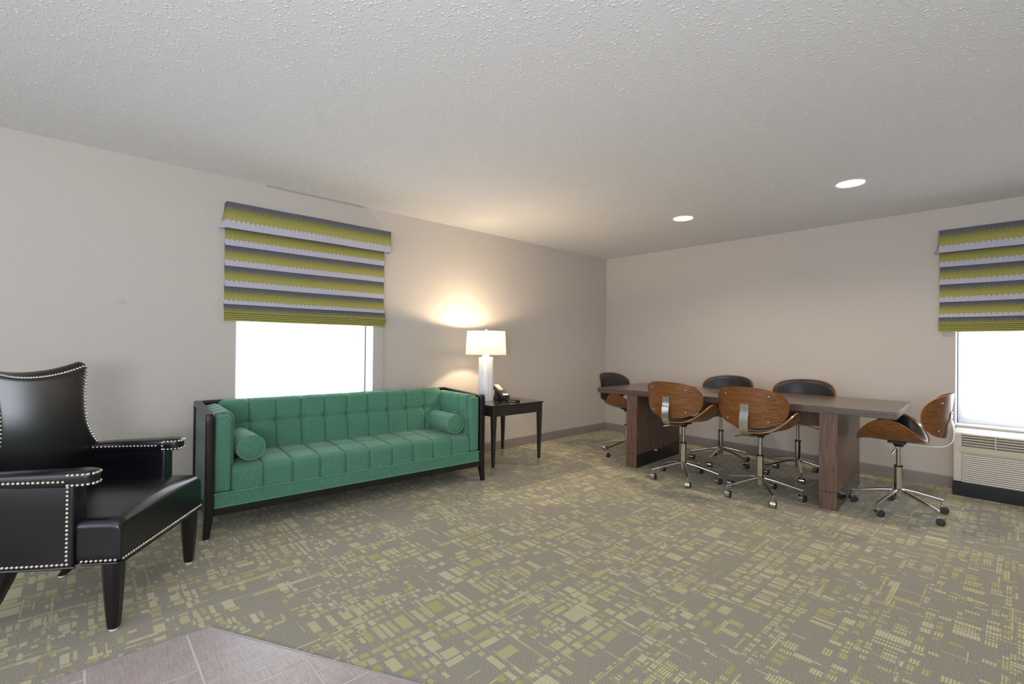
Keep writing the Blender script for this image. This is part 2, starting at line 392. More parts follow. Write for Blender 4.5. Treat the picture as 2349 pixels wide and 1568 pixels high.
# floor (carpet slab)
fl = struct(MB().box((-TH, RY - TH, -0.1), (RX + TH, TH, 0.0)), 'floor', 'carpet', smooth=False)
ce = struct(MB().box((-TH, RY - TH, CH), (RX + TH, TH, CH + 0.1)), 'ceiling', 'ceiling', smooth=False)
def wall_boxes(mb, axis, lo, hi, off0, off1, holes):
    """wall along axis from lo to hi; thickness off0..off1 on the other axis; holes: (a,b,z0,z1)"""
    def bx(a, b, z0, z1):
        if b - a < 1e-4 or z1 - z0 < 1e-4: return
        if axis == 'y': mb.box((off0, a, z0), (off1, b, z1))
        else: mb.box((a, off0, z0), (b, off1, z1))
    cur = lo
    for a, b, z0, z1 in sorted(holes):
        bx(cur, a, 0, CH); bx(a, b, 0, z0); bx(a, b, z1, CH); cur = b
    bx(cur, hi, 0, CH); return mb
struct(wall_boxes(MB(), 'y', RY - TH, TH, -TH, 0, [(W1[0], W1[1], WZ0, WZ1)]), 'wall_left', 'wall', smooth=False)
struct(wall_boxes(MB(), 'x', 0, RX + TH, 0, TH, [(W2[0], W2[1], WZ0, WZ1)]), 'wall_back', 'wall', smooth=False)
struct(wall_boxes(MB(), 'x', 0, RX + TH, RY - TH, RY, [(1.2, 6.8, 0.45, 2.25)]), 'wall_front', 'wall', smooth=False)
struct(wall_boxes(MB(), 'y', RY, 0, RX, RX + TH, [(-8.4, -4.4, 0.45, 2.25)]), 'wall_right', 'wall', smooth=False)
def bboard(name, poly_axis, a, b, sgn):
    prof = [(0, 0), (0.012, 0), (0.011, 0.085), (0.007, 0.094), (0.007, 0.100), (0, 0.102)]
    mb = MB()
    if poly_axis == 'y': mb.prism([(sgn * u, v) for u, v in prof], 'y', a, b)
    else: mb.prism([(sgn * u, v) for u, v in prof], 'x', a, b)
    return struct(mb, name, 'baseboard', angle=30)
bboard('baseboard_left', 'y', RY, -0.0, 1)
bboard('baseboard_back', 'x', 0.012, 3.668, -1)
bboard('baseboard_back', 'x', 4.758, RX, -1)
# thin caulked strip where the left wall meets the ceiling
struct(MB().box((0, -4.50, CH - 0.012), (0.006, -3.69, CH), 0.002), 'trim_1', plain('caulk_strip', srgb(176, 168, 160), 0.7))

# tile inset in the carpet
AP = Vector((1.757, -5.165)); DR = Vector((0.845, 0.462)).normalized()
def clip(poly, p, n):
    """keep the side where (q-p).n <= 0"""
    out = []
    for i in range(len(poly)):
        a, b = poly[i], poly[(i + 1) % len(poly)]; da = (a - p).dot(n); db = (b - p).dot(n)
        if da <= 0: out.append(a)
        if (da < 0 < db) or (db < 0 < da): out.append(a + (b - a) * (da / (da - db)))
    return out
NL = Vector((-DR.y, DR.x))       # outward (carpet side) normal of the slanted edge
region = [Vector((AP.x, -6.60)), Vector((4.0, -6.60)), Vector((4.0, AP.y + (4.0 - AP.x) * DR.y / DR.x)), AP]
MB_ = MB().prism([tuple(p) for p in region], 'z', 0.0, 0.0035)
gro = struct(MB_, 'grout_bed', 'grout', fl, smooth=False)
st = MB()
e = [Vector((AP.x, -6.60)), AP, Vector((4.0, AP.y + (4.0 - AP.x) * DR.y / DR.x))]
for a, b_ in zip(e, e[1:]):
    d = (b_ - a).normalized(); nn = Vector((-d.y, d.x)) * 0.003
    st.prism([tuple(a - nn), tuple(b_ - nn), tuple(b_ + nn), tuple(a + nn)], 'z', 0.0, 0.0065)
struct(st, 'edge_strip', plain('edge_strip_metal', srgb(176, 176, 180), 0.45, 0.3), fl, smooth=False)
JT = 0.004
for row in range(-4, 5):
    y1 = -4.935 + 0.3085 * (row + 1); y0 = y1 - 0.3085
    xo = 2.242 + 0.21 * (row + 0)
    # joints: row with top edge y=-4.935 has its joint at x=2.242
    top = y1; k0 = round((top + 4.935) / 0.3085); xo = 2.242 + 0.209 * k0
    for j in range(-4, 6):
        x0 = xo + 0.62 * j; x1 = x0 + 0.62
        poly = [Vector((x0 + JT, y0 + JT)), Vector((x1 - JT, y0 + JT)), Vector((x1 - JT, y1 - JT)), Vector((x0 + JT, y1 - JT))]
        poly = clip(poly, Vector((AP.x + 0.008, 0)), Vector((-1, 0)))
        if len(poly) > 2: poly = clip(poly, AP - NL * 0.008, NL)
        if len(poly) > 2: poly = clip(poly, Vector((3.99, 0)), Vector((1, 0)))
        if len(poly) > 2: poly = clip(poly, Vector((0, -6.58)), Vector((0, -1)))
        if len(poly) < 3: continue
        xs = [p.x for p in poly]; ys = [p.y for p in poly]
        if max(xs) - min(xs) < 0.01 or max(ys) - min(ys) < 0.01: continue
        MB().prism([tuple(p) for p in poly], 'z', 0.003, 0.0062, bev=0.0008).build('tile', 'tile', fl)

# ------------------------------------------------------------------ windows
def window(name, axis, a, b, z0, z1):
    """window in a wall opening from a to b; q = depth behind the wall face"""
    sg = -1 if axis == 'y' else 1
    def P(s_, q, z): return (sg * q, s_, z) if axis == 'y' else (s_, sg * q, z)
    def bx(mb, s0, s1, q0, q1, za, zb, bev=0.002): mb.box(P(s0, q0, za), P(s1, q1, zb), bev)
    f = 0.055
    fr = MB()
    bx(fr, a, a + f, 0.168, 0.25, z0, z1); bx(fr, b - f, b, 0.168, 0.25, z0, z1)
    bx(fr, a + f, b - f, 0.168, 0.25, z0, z0 + 0.085); bx(fr, a + f, b - f, 0.168, 0.25, z1 - f, z1)
    o = fr.build(name, 'trim_white'); o['kind'] = 'structure'
    g = MB(); bx(g, a + f, b - f, 0.192, 0.198, z0 + 0.085, z1 - f, 0); g.build('glass_pane', 'pane', o, smooth=False)
    j = MB()   # jamb lining of the reveal
    bx(j, a, a + 0.006, 0.0, 0.168, z0 + 0.012, z1); bx(j, b - 0.006, b, 0.0, 0.168, z0 + 0.012, z1)
    bx(j, a + 0.006, b - 0.006, 0.0, 0.168, z1 - 0.006, z1)
    j.build('jamb_lining', 'trim_white', o)
    s_ = MB(); bx(s_, a, b, -0.004, 0.168, z0, z0 + 0.012); s_.build('sill', 'trim_white', o)
    ga = MB(); bx(ga, a + 0.006, a + 0.012, 0.145, 0.155, z0 + 0.012, z1 - 0.006, 0); bx(ga, b - 0.012, b - 0.006, 0.145, 0.155, z0 + 0.012, z1 - 0.006, 0)
    ga.build('gasket', 'gasket', o, smooth=False)
    return o, P
wA, PA = window('window_1', 'y', W1[0], W1[1], WZ0, WZ1)
wB, PB = window('window_2', 'x', W2[0], W2[1], WZ0, WZ1)
def roller(label, P, a, b, z0, z1):
    t_ = thing('roller_shade', label, 'window shade', P((a + b) / 2, 0.15, z0))
    loc = Vector(t_.location)
    def L(s_, q, z): return tuple(Vector(P(s_, q, z)) - loc)
    MB().box(L(a + 0.014, 0.1495, z0 + 0.03), L(b - 0.014, 0.1505, z1 - 0.05)).build('shade_cloth', 'roller', t_, smooth=False)
    MB().box(L(a + 0.014, 0.145, z0 + 0.013), L(b - 0.014, 0.157, z0 + 0.033), 0.002).build('hem_bar', 'white_plastic', t_)
    MB().cyl(L(a + 0.014, 0.150, z1 - 0.04), L(b - 0.014, 0.150, z1 - 0.04), 0.022, n=16).build('roller_tube', 'white_plastic', t_)
    return t_
roller('white sheer roller shade glowing in the window behind the green sofa', PA, W1[0], W1[1], WZ0, WZ1)
roller('white sheer roller shade glowing above the wall air conditioner', PB, W2[0], W2[1], WZ0, WZ1)

# ------------------------------------------------------------------ roman blinds
def roman(label, axis, a, b):
    """a..b along the wall. near-left return flares at end a"""
    def P(s_, q, z): return Vector((q, s_, z)) if axis == 'y' else Vector((s_, -q, z))
    root = thing('roman_blind', label, 'blind', P((a + b) / 2, 0.0, 1.355), 0, 'banded roman blinds')
    loc = Vector(root.location)
    def sheet(name, s0, s1, rows, thick=0.004):
        """rows: (q, z, phase); front cloth with real thickness"""
        bm = bmesh.new(); uvl = bm.loops.layers.uv.new('UVMap'); N = 24; R1 = []; R2 = []; ph = {}
        for q, z, p in rows:
            r1 = []; r2 = []
            for i in range(N + 1):
                s_ = s0 + (s1 - s0) * i / N
                wob = 0.0010 * math.sin(s_ * 7 + q * 60)
                v = bm.verts.new(P(s_, q + wob, z + wob * 0.8) - loc); w = bm.verts.new(P(s_, q + wob - thick, z + wob * 0.6) - loc)
                ph[v] = ph[w] = (s_, p); r1.append(v); r2.append(w)
            R1.append(r1); R2.append(r2)
        def quad(*vs):
            f_ = bm.faces.new(vs)
            for lp in f_.loops: lp[uvl].uv = ph[lp.vert]
        for A, B in zip(R1, R1[1:]):
            for i in range(N): quad(A[i], A[i + 1], B[i + 1], B[i])
        for A, B in zip(R2, R2[1:]):
            for i in range(N): quad(A[i + 1], A[i], B[i], B[i + 1])
        for i in range(N): quad(R1[0][i + 1], R1[0][i], R2[0][i], R2[0][i + 1]); quad(R1[-1][i], R1[-1][i + 1], R2[-1][i + 1], R2[-1][i])
        for A, B, C, D in zip(R1, R1[1:], R2, R2[1:]):
            quad(A[0], B[0], D[0], C[0]); quad(A[-1], C[-1], D[-1], B[-1])
        mb = MB(); mb.bm.free(); mb.bm = bm
        return mb.build(name, 'blind', root)
    zs = [2.06, 1.918, 1.765, 1.612, 1.479]
    for i in range(4):
        zt, zb = zs[i], zs[i + 1]; L_ = zt - zb; k = 0.0 if i else 0.12
        rows = [(0.024, zt + 0.020, 0.01)] + [(0.028 + 0.018 * t_, zt - L_ * t_, min(0.999, 0.02 + 0.98 * (k + (1 - k) * t_))) for t_ in (0, 0.2, 0.4, 0.6, 0.8, 0.95, 1.0)]
        if i == 3: rows = [(q, z, p * 0.93) for q, z, p in rows]
        rows.append((0.036, zb + 0.003, 0.99))
        sheet('fold', a, b - 0.035, rows)
    sheet('fold', a - 0.004, b - 0.025, [(0.034, 1.484, 0.03), (0.044, 1.46, 0.15), (0.056, 1.43, 0.36), (0.064, 1.415, 0.50), (0.052, 1.411, 0.50)])
    for k in range(4):
        z = 1.412 - 0.0145 * k
        sheet('pleat', a - 0.004, b - 0.026 - 0.002 * k, [(0.050, z, 0.50), (0.062 - 0.002 * k, z - 0.003, 0.52), (0.062 - 0.002 * k, z - 0.012, 0.60), (0.050, z - 0.0150, 0.50)])
    # valance: front board and two returns to the wall
    pr = lambda z: min(0.999, 0.02 + (2.236 - z) / 0.196)
    zz = [2.236, 2.19, 2.14, 2.09, 2.06, 2.040]
    sheet('valance', a - 0.0, b + 0.004, [(0.078 + 0.012 * (2.236 - z) / 0.196, z, pr(z)) for z in zz])
    for (s0, fl_) in ((a, -0.045), (b + 0.004, 0.012)):
        bm = bmesh.new(); uvl = bm.loops.layers.uv.new('UVMap'); prev = None; ph = {}
        sg = -1 if fl_ < 0 else 1
        for z in zz:
            k = (2.236 - z) / 0.196
            p1 = P(s0, 0.080 + 0.010 * k, z) - loc; p2 = P(s0 + fl_ * k * k * 1.0, 0.004, z - 0.0) - loc
            pm = (p1 + p2) / 2 + (P(0, 0.012 * k, 0) - P(0, 0, 0)) * 0.4
            vs = [bm.verts.new(x) for x in (p1, pm, p2)]; ws = [bm.verts.new(x + (P(0.003 * -sg, 0, 0) - P(0, 0, 0))) for x in (p1, pm, p2)]
            for v in vs + ws: ph[v] = ((v.co.x + v.co.y), pr(z))
            if prev:
                A, B = prev
                for q_ in ((A[0], A[1], vs[1], vs[0]), (A[1], A[2], vs[2], vs[1]), (B[1], B[0], ws[0], ws[1]), (B[2], B[1], ws[1], ws[2]), (A[0], vs[0], ws[0], B[0]), (A[2], B[2], ws[2], vs[2])):
                    f_ = bm.faces.new(q_)
                    for lp in f_.loops: lp[uvl].uv = ph[lp.vert]
            prev = (vs, ws)
        mb = MB(); mb.bm.free(); mb.bm = bm; mb.build('valance_return', 'blind', root)
    hb = MB().box(P(a + 0.01, 0.0, 2.20) - loc, P(b - 0.01, 0.070, 2.228) - loc, 0.002); hb.build('head_rail', 'trim_white', root)
    # pull cord loop at end b
    c = MB()
    c.tube([P(b - 0.030, 0.022, 2.05) - loc, P(b - 0.030, 0.020, 1.2) - loc, P(b - 0.028, 0.016, 0.62) - loc], 0.0022, 6)
    c.tube([P(b - 0.030, 0.022, 2.05) - loc, P(b - 0.024, 0.020, 1.1) - loc, P(b - 0.012, 0.016, 0.62) - loc], 0.0022, 6)
    c.build('pull_cord', 'cord', root)
    return root
roman('banded charcoal, olive and lilac roman blind above the green sofa', 'y', -4.787, -3.462)
roman('banded charcoal, olive and lilac roman blind above the wall air conditioner', 'x', 3.568, 4.893)

# ------------------------------------------------------------------ wall air conditioner
def ptac():
    x0, x1, yf = 3.676, 4.75, -0.235
    r = thing('wall_air_conditioner', 'beige louvred wall air conditioner on a black base under the window', 'air conditioner', ((x0 + x1) / 2, 0, 0))
    X = lambda x: x - (x0 + x1) / 2
    MB().box((X(x0 - 0.006), -0.232, 0.0), (X(x1 + 0.006), 0.0 - 0.0, 0.110), 0.003).build('base', 'ptac_base', r)
    gz0, gz1, gx0, gx1 = 0.412, 0.500, 3.726, 4.70
    # housing with the grille opening left open: built from slabs around it
    h_ = MB()
    prof = [(0.0, 0.112), (yf + 0.018, 0.112), (yf + 0.005, 0.119), (yf, 0.135), (yf, 0.500), (yf + 0.005, 0.512), (yf + 0.018, 0.519), (-0.10, 0.528), (0.0, 0.535)]
    for a_, b_ in ((x0, gx0), (gx1, x1)): h_.prism(prof, 'x', X(a_), X(b_), bev=0.006)
    low = [(0.0, 0.112), (yf + 0.018, 0.112), (yf + 0.014, 0.118), (yf + 0.014, gz0 - 0.006), (yf + 0.02, gz0), (0, gz0)]
    h_.prism(low, 'x', X(gx0), X(gx1))
    upr = [(0.0, gz1), (yf + 0.012, gz1), (yf, gz1 + 0.004), (yf + 0.005, 0.512), (yf + 0.018, 0.519), (-0.10, 0.528), (0.0, 0.535)]
    h_.prism(upr, 'x', X(gx0), X(gx1))
    h_.build('housing', 'ptac', r)
    MB().box((X(gx0), yf + 0.055, gz0 - 0.004), (X(gx1), yf + 0.060, gz1 + 0.004)).build('grille_recess', 'dark_slot', r, smooth=False)
    for k in range(4):
        z = gz0 + 0.008 + 0.0215 * k
        MB().hexa([(X(gx0), yf + 0.002, z), (X(gx1), yf + 0.002, z), (X(gx1), yf + 0.035, z + 0.010), (X(gx0), yf + 0.035, z + 0.010)],
                  [(X(gx0), yf + 0.002, z + 0.007), (X(gx1), yf + 0.002, z + 0.007), (X(gx1), yf + 0.035, z + 0.016), (X(gx0), yf + 0.035, z + 0.016)]).build('grille_slat', 'ptac', r, smooth=False)
    for x in (3.92, 4.115, 4.31, 4.505):
        MB().box((X(x - 0.004), yf + 0.0, gz0 - 0.002), (X(x + 0.004), yf + 0.02, gz1 + 0.002), 0.001).build('grille_mullion', 'ptac', r)
    MB().box((X(3.712), yf - 0.008, 0.360), (X(4.714), yf + 0.012, 0.408), 0.004).build('control_band', 'ptac_band', r)
    n = 14
    for k in range(n):
        z = 0.340 - k * 0.0163
        MB().hexa([(X(3.722), yf - 0.003, z - 0.0075), (X(4.704), yf - 0.003, z - 0.0075), (X(4.704), yf + 0.014, z - 0.0075), (X(3.722), yf + 0.014, z - 0.0075)],
                  [(X(3.730), yf - 0.001, z + 0.0025), (X(4.696), yf - 0.001, z + 0.0025), (X(4.696), yf + 0.014, z + 0.0045), (X(3.730), yf + 0.014, z + 0.0045)], 0.001).build('louver', 'ptac', r)
    return r
ptac()

# ------------------------------------------------------------------ outlets
def outlet(label, P):
    r = thing('wall_outlet', label, 'outlet', P(0, 0, 0))
    MB().box((0.0, -0.035, -0.058), (0.006, 0.035, 0.058), 0.002).build('cover_plate', 'outlet', r)
    for z in (-0.02, 0.02):
        MB().box((0.0055, -0.017, z - 0.0145), (0.0085, 0.017, z + 0.0145), 0.003).build('receptacle', 'outlet', r)
        m_ = MB()
        for y in (-0.0065, 0.0065): m_.box((0.008, y - 0.0012, z - 0.002), (0.0090, y + 0.0012, z + 0.007))
        m_.box((0.008, -0.002, z - 0.010), (0.0090, 0.002, z - 0.006)); m_.build('slot', 'dark_slot', r, smooth=False)
outlet('ivory wall outlet between the end table and the room corner', lambda *a: (0, -1.052, 0.450))
outlet('ivory wall outlet mostly hidden behind the armchair arm', lambda *a: (0, -5.137, 0.485))

# ------------------------------------------------------------------ recessed ceiling lights
def downlight(label, x, y):
    r = thing('recessed_light', label, 'ceiling light', (x, y, CH), 0, 'recessed ceiling lights')
    MB().lathe([(0.088, -0.001), (0.104, -0.001), (0.106, -0.004), (0.100, -0.007), (0.088, -0.004), (0.088, -0.001)], n=40, capb=False, capt=False).build('trim_ring', 'white_plastic', r)
    MB().lathe([(0.089, -0.0005), (0.089, -0.003)], n=40).build('lens', 'downlight', r)
    d = bpy.data.lights.new('bulb', 'SPOT'); d.energy = 58; d.color = (1.0, 0.84, 0.64); d.shadow_soft_size = 0.08; d.spot_size = R(150); d.spot_blend = 0.8
    o = bpy.data.objects.new('bulb', d); o.parent = r; o.location = (0, 0, -0.012); COL.objects.link(o)
downlight('recessed ceiling light nearer the air conditioner, the larger looking of the two', 3.183, -1.335)
downlight('recessed ceiling light nearer the room corner, the smaller looking of the two', 1.836, -1.300)

# ------------------------------------------------------------------ green sofa
def puff_surface(mb, prof, u0, u1, pw, vseams, amp, uaxis, nrm_amp=1.0, res=14, buttons=None, mi=0, clampends=True, ubounds=None):
    """sweep a 2D profile (list of (a,b)) along u, tufting it: pw = number of panels along u, vseams = arclength marks.
       uaxis(u,a,b)->point; returns ring grid"""
    import bisect
    L_ = [0]
    for p, q in zip(prof, prof[1:]): L_.append(L_[-1] + math.hypot(q[0] - p[0], q[1] - p[1]))
    extra = sorted({round(x, 5) for x in L_} | {round(v + o_, 5) for v in vseams for o_ in (-0.022, -0.012, -0.006, -0.002, 0, 0.002, 0.006, 0.012, 0.022) if 0.001 < v + o_ < L_[-1] - 0.001})
    np_ = []
    for x in extra:
        k = min(max(bisect.bisect_right(L_, x) - 1, 0), len(L_) - 2); t_ = (x - L_[k]) / max(1e-9, L_[k + 1] - L_[k])
        np_.append((prof[k][0] + (prof[k + 1][0] - prof[k][0]) * t_, prof[k][1] + (prof[k + 1][1] - prof[k][1]) * t_))
    prof = np_; L_ = extra
    rings = []; NU = pw * res
    fr_list = [0, 0.010, 0.028, 0.06, 0.11, 0.19, 0.30, 0.42, 0.58, 0.70, 0.81, 0.89, 0.94, 0.972, 0.990]
    us = [u0 + (u1 - u0) * (k + f_) / pw for k in range(pw) for f_ in fr_list] + [u1]
    for u in us:
        fu = (u - u0) / (u1 - u0) * pw; fr_ = fu - math.floor(fu + 1e-9); fr_ = max(0.0, fr_)
        if fu >= pw - 1e-6: fr_ = 1.0
        pu = 1 - abs(2 * fr_ - 1) ** 8
        ring = []
        for i, (a, b) in enumerate(prof):
            p = prof[max(i - 1, 0)]; q = prof[min(i + 1, len(prof) - 1)]
            tx, ty = q[0] - p[0], q[1] - p[1]; l_ = math.hypot(tx, ty) or 1; nx, ny = ty / l_, -tx / l_
            s_ = L_[i]; k = bisect.bisect_right(vseams, s_) - 1
            if k < 0 or k >= len(vseams) - 1: pv = 0.0
            else:
                w = (s_ - vseams[k]) / (vseams[k + 1] - vseams[k]); pv = 1 - abs(2 * w - 1) ** 8
            d = amp * (0.5 * pu + 0.5 * pu * pv)
            du_ = min(fr_, 1 - fr_) * (u1 - u0) / pw; d -= 0.004 * math.exp(-(du_ / 0.003) ** 2)
            if buttons:
                for bs in buttons:
                    du = min(fr_, 1 - fr_) * (u1 - u0) / pw
                    if 0.5 < fu < pw - 0.5: d -= 0.024 * math.exp(-((du / 0.026) ** 2 + ((s_ - bs) / 0.020) ** 2))
            ring.append(mb.bm.verts.new(uaxis(u, a + nx * d, b + ny * d)))
        rings.append(ring)
    mb.skin(rings, False, mi)
    return rings
def sofa():
    ang = math.atan2(-0.118, 2.05)   # front face turned slightly off the wall
    # local frame: +X to the sitter's front, +Y along the length (towards the lamp)
    r = thing('tufted_sofa', 'long green tufted sofa with black wooden frame under the left window', 'sofa', (0.455, -3.948, 0), ang)
    HL = 1.045                      # half length outside
    XF, XB = 0.325, -0.345          # front / back of the frame
    P = 0.050
    zt_f, zt_b = 0.757, 0.775
    def front_leg(sy):
        mb = MB(); y0 = sy * (HL - P / 2); rings = []
        for z, w, d, oy, ox in ((0.0, 0.036, 0.034, 0.014, 0.010), (0.03, 0.038, 0.036, 0.0115, 0.008), (0.08, 0.045, 0.044, 0.006, 0.004), (0.14, 0.052, 0.052, 0.001, 0.001), (0.20, P, 0.056, 0, 0), (0.50, P, 0.056, 0, 0), (0.70, P, 0.056, 0, 0), (0.735, P, 0.054, 0, 0), (0.750, 0.044, 0.048, 0, 0), (0.757, 0.030, 0.036, 0, 0)):
            cx = XF - 0.028 + ox; cy = y0 + sy * oy; rr = []
            for k in range(16):
                a = 2 * PI * k / 16; c_, s_ = math.cos(a), math.sin(a)
                e_ = 2 / 5.0
                rr.append(mb.bm.verts.new((cx + d / 2 * math.copysign(abs(c_) ** e_, c_), cy + w / 2 * math.copysign(abs(s_) ** e_, s_), z)))
            rings.append(rr)
        mb.skin(rings, True); mb.bm.faces.new(rings[0][::-1]); mb.bm.faces.new(rings[-1])
        return mb.build('front_leg', 'black_lacquer', r)
    def back_leg(sy):
        mb = MB(); y0 = sy * (HL - P / 2)
        mb.hexa([(XB - 0.02, y0 - 0.018, 0), (XB + 0.014, y0 - 0.018, 0), (XB + 0.014, y0 + 0.018, 0), (XB - 0.02, y0 + 0.018, 0)],
                [(XB, y0 - P / 2, 0.18), (XB + 0.05, y0 - P / 2, 0.18), (XB + 0.05, y0 + P / 2, 0.18), (XB, y0 + P / 2, 0.18)], 0.003)
        mb.box((XB, y0 - P / 2, 0.18), (XB + 0.045, y0 + P / 2, zt_b - 0.035), 0.003)
        mb.build('back_leg', 'black_lacquer', r)
    for sy in (-1, 1):
        front_leg(sy); back_leg(sy)
        y0 = sy * (HL - P / 2); ya, yb = y0 - P / 2 + 0.001, y0 + P / 2 - 0.001
        MB().hexa([(XB, ya, zt_b - 0.034), (XF - 0.03, ya, zt_f - 0.040), (XF - 0.03, yb, zt_f - 0.040), (XB, yb, zt_b - 0.034)],
                  [(XB, ya, zt_b), (XF - 0.03, ya, zt_f - 0.004), (XF - 0.03, yb, zt_f - 0.004), (XB, yb, zt_b)], 0.008).build('arm_rail', 'black_lacquer', r)
        MB().box((XB + 0.02, ya, 0.130), (XF - 0.03, yb, 0.182), 0.003).build('side_rail', 'black_lacquer', r)
        y_o = sy * (HL - 0.012); y_i = sy * (HL - 0.04)
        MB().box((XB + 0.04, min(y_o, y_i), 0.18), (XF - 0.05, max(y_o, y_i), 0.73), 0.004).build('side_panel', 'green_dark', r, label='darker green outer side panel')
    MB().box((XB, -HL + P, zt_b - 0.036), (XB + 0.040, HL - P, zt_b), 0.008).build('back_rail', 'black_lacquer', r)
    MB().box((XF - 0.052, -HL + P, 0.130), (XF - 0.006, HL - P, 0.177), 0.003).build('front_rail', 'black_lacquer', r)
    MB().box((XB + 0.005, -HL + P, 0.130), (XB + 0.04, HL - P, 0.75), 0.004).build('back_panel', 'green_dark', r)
    # green front band and deck
    MB().box((XB + 0.03, -HL + P, 0.170), (XF - 0.012, HL - P, 0.262), 0.010).build('front_band', 'green', r)
    pp = MB()
    for z in (0.178, 0.262): MB().tube([(XF - 0.011, -HL + P, z), (XF - 0.011, HL - P, z)], 0.0045, 8).build('piping', 'piping', r)
    # arm cushions: inner faces tufted, fronts plain
    AT = 0.098
    for sy in (-1, 1):
        mb = MB(); yin = HL - P - AT
        z0, z1 = 0.262, 0.742
        # profile in (offset from outer, z): up the inner face then over the top
        prof = [(AT * 0.0 + yin, z0)]
        zsm = [z0 + (z1 - 0.035 - z0) * i / 18 for i in range(19)]
        prof = [(yin, z) for z in zsm]
        for i in range(1, 7):
            a = PI / 2 * i / 6; prof.append((yin + 0.035 * (1 - math.cos(a)), z1 - 0.035 + 0.035 * math.sin(a)))
        prof += [(yin + 0.035 + (HL - P - yin - 0.035) * k / 3, z1 - 0.004 * k) for k in (1, 2, 3)]
        prof = [(-a, b) for a, b in prof]          # so that the normal points inwards/up
        Ltot = 0.0
        vs = [0, 0.335, 0.49, 0.62]
        xa, xb = XB + 0.10, XF - 0.075
        def ua(u, a, b, sy=sy): return (u, -sy * a * 1.0, b)
        puff_surface(mb, prof, xa, xb, 4, [-0.2, 0.335, 0.70], 0.018, ua)
        # body behind the surface
        ylo, yhi = sorted((sy * (yin + 0.006), sy * (HL - P)))
        mb2 = MB(); mb2.box((XB + 0.04, ylo, 0.262), (XF - 0.020, yhi, 0.738), 0.022, seg=4)
        mb2.build('arm_cushion', 'green', r)
        mb.build('arm_tufting', 'green', r)
    # seat cushion
    yin = HL - P - AT + 0.002
    mb = MB(); xb, xf, z0, z1, rc = XB + 0.10, XF - 0.030, 0.265, 0.402, 0.030
    prof = [(xf, z0 + (z1 - rc - z0) * i / 8) for i in range(9)]
    for i in range(1, 7):
        a = PI / 2 * i / 6; prof.append((xf - rc * (1 - math.cos(a)), z1 - rc + rc * math.sin(a)))
    nT = 28
    prof += [(xf - rc + (xb - xf + rc) * i / nT, z1 + 0.012 * math.sin(PI * i / nT)) for i in range(1, nT + 1)]
    arc = z1 - rc - z0 + rc * PI / 2
    rg = puff_surface(mb, prof, -yin, yin, 10, [-0.03, arc - 0.012, arc + 0.19, arc + 0.39, arc + 0.6], 0.015, lambda u, a, b: (a, u, b))
    mb.bm.faces.new(rg[0] + [mb.bm.verts.new((xb, -yin, z0))]); mb.bm.faces.new((rg[-1] + [mb.bm.verts.new((xb, yin, z0))])[::-1])
    mb.build('seat_cushion', 'green', r, angle=60)
    # back cushion
    mb = MB(); z0, z1, rc = 0.400, 0.772, 0.035
    xk = -0.150; lean = -0.045
    prof = [(xk + lean * i / 40, z0 + (z1 - rc - z0) * i / 40) for i in range(41)]
    xt = xk + lean
    for i in range(1, 7):
        a = PI / 2 * i / 6; prof.append((xt - rc * (1 - math.cos(a)), z1 - rc + rc * math.sin(a)))
    prof += [(xt - rc - (xt - rc - XB - 0.036) * k / 4, z1 - 0.004 * k) for k in (1, 2, 3, 4)]
    rg = puff_surface(mb, prof, -yin, yin, 10, [-0.15, 0.215, 0.50], 0.013, lambda u, a, b: (a, u, b), buttons=[0.215])
    mb.bm.faces.new(rg[0] + [mb.bm.verts.new((XB + 0.036, -yin, z0))]); mb.bm.faces.new((rg[-1] + [mb.bm.verts.new((XB + 0.036, yin, z0))])[::-1])
    mb.build('back_cushion', 'green', r, angle=60)
    return r
sofa_root = sofa()
def bolster(label, x, y, z, rz):
    b_ = thing('bolster_cushion', label, 'cushion', (x, y, z), rz, 'green bolster cushions')
    rr, L2 = 0.082, 0.185
    prof = [(0.0001, -L2), (0.045, -L2 - 0.004), (rr - 0.008, -L2 + 0.002), (rr, -L2 + 0.010)]
    mb = MB(); rings = []
    pts = [(0.004, -L2 - 0.006), (0.045, -L2 - 0.005), (rr - 0.006, -L2 + 0.002), (rr - 0.001, -L2 + 0.012), (rr + 0.003, -L2 + 0.06), (rr + 0.004, 0), (rr + 0.003, L2 - 0.06), (rr - 0.001, L2 - 0.012), (rr - 0.006, L2 - 0.002), (0.045, L2 + 0.005), (0.004, L2 + 0.006)]
    for rad, xx in pts:
        rings.append([mb.bm.verts.new((xx, rad * math.cos(2 * PI * k / 28) * (1.0 + 0.012 * math.sin(3 * k)), rad * 0.97 * math.sin(2 * PI * k / 28))) for k in range(28)])
    mb.skin(rings, True); mb.bm.faces.new(rings[0][::-1]); mb.bm.faces.new(rings[-1]); mb.build('cushion_body', 'green', b_, angle=60)
    for xx in (-L2 + 0.003, L2 - 0.003):
        MB().tube([(xx, (rr - 0.001) * math.cos(2 * PI * k / 28), (rr - 0.001) * 0.97 * math.sin(2 * PI * k / 28)) for k in range(29)], 0.0042, 6, cap=False).build('piping', 'piping', b_)
    return b_
def sofa_pt(x, y, z):
    a = sofa_root.rotation_euler.z; c_, s_ = math.cos(a), math.sin(a); l = sofa_root.location
    return (l.x + x * c_ - y * s_, l.y + x * s_ + y * c_, z)
bolster('green bolster cushion against the sofa arm nearer the black armchair', *sofa_pt(0.070, -0.790, 0.512), sofa_root.rotation_euler.z + R(2))
bolster('green bolster cushion against the sofa arm nearer the table lamp', *sofa_pt(0.070, 0.790, 0.512), sofa_root.rotation_euler.z - R(2))

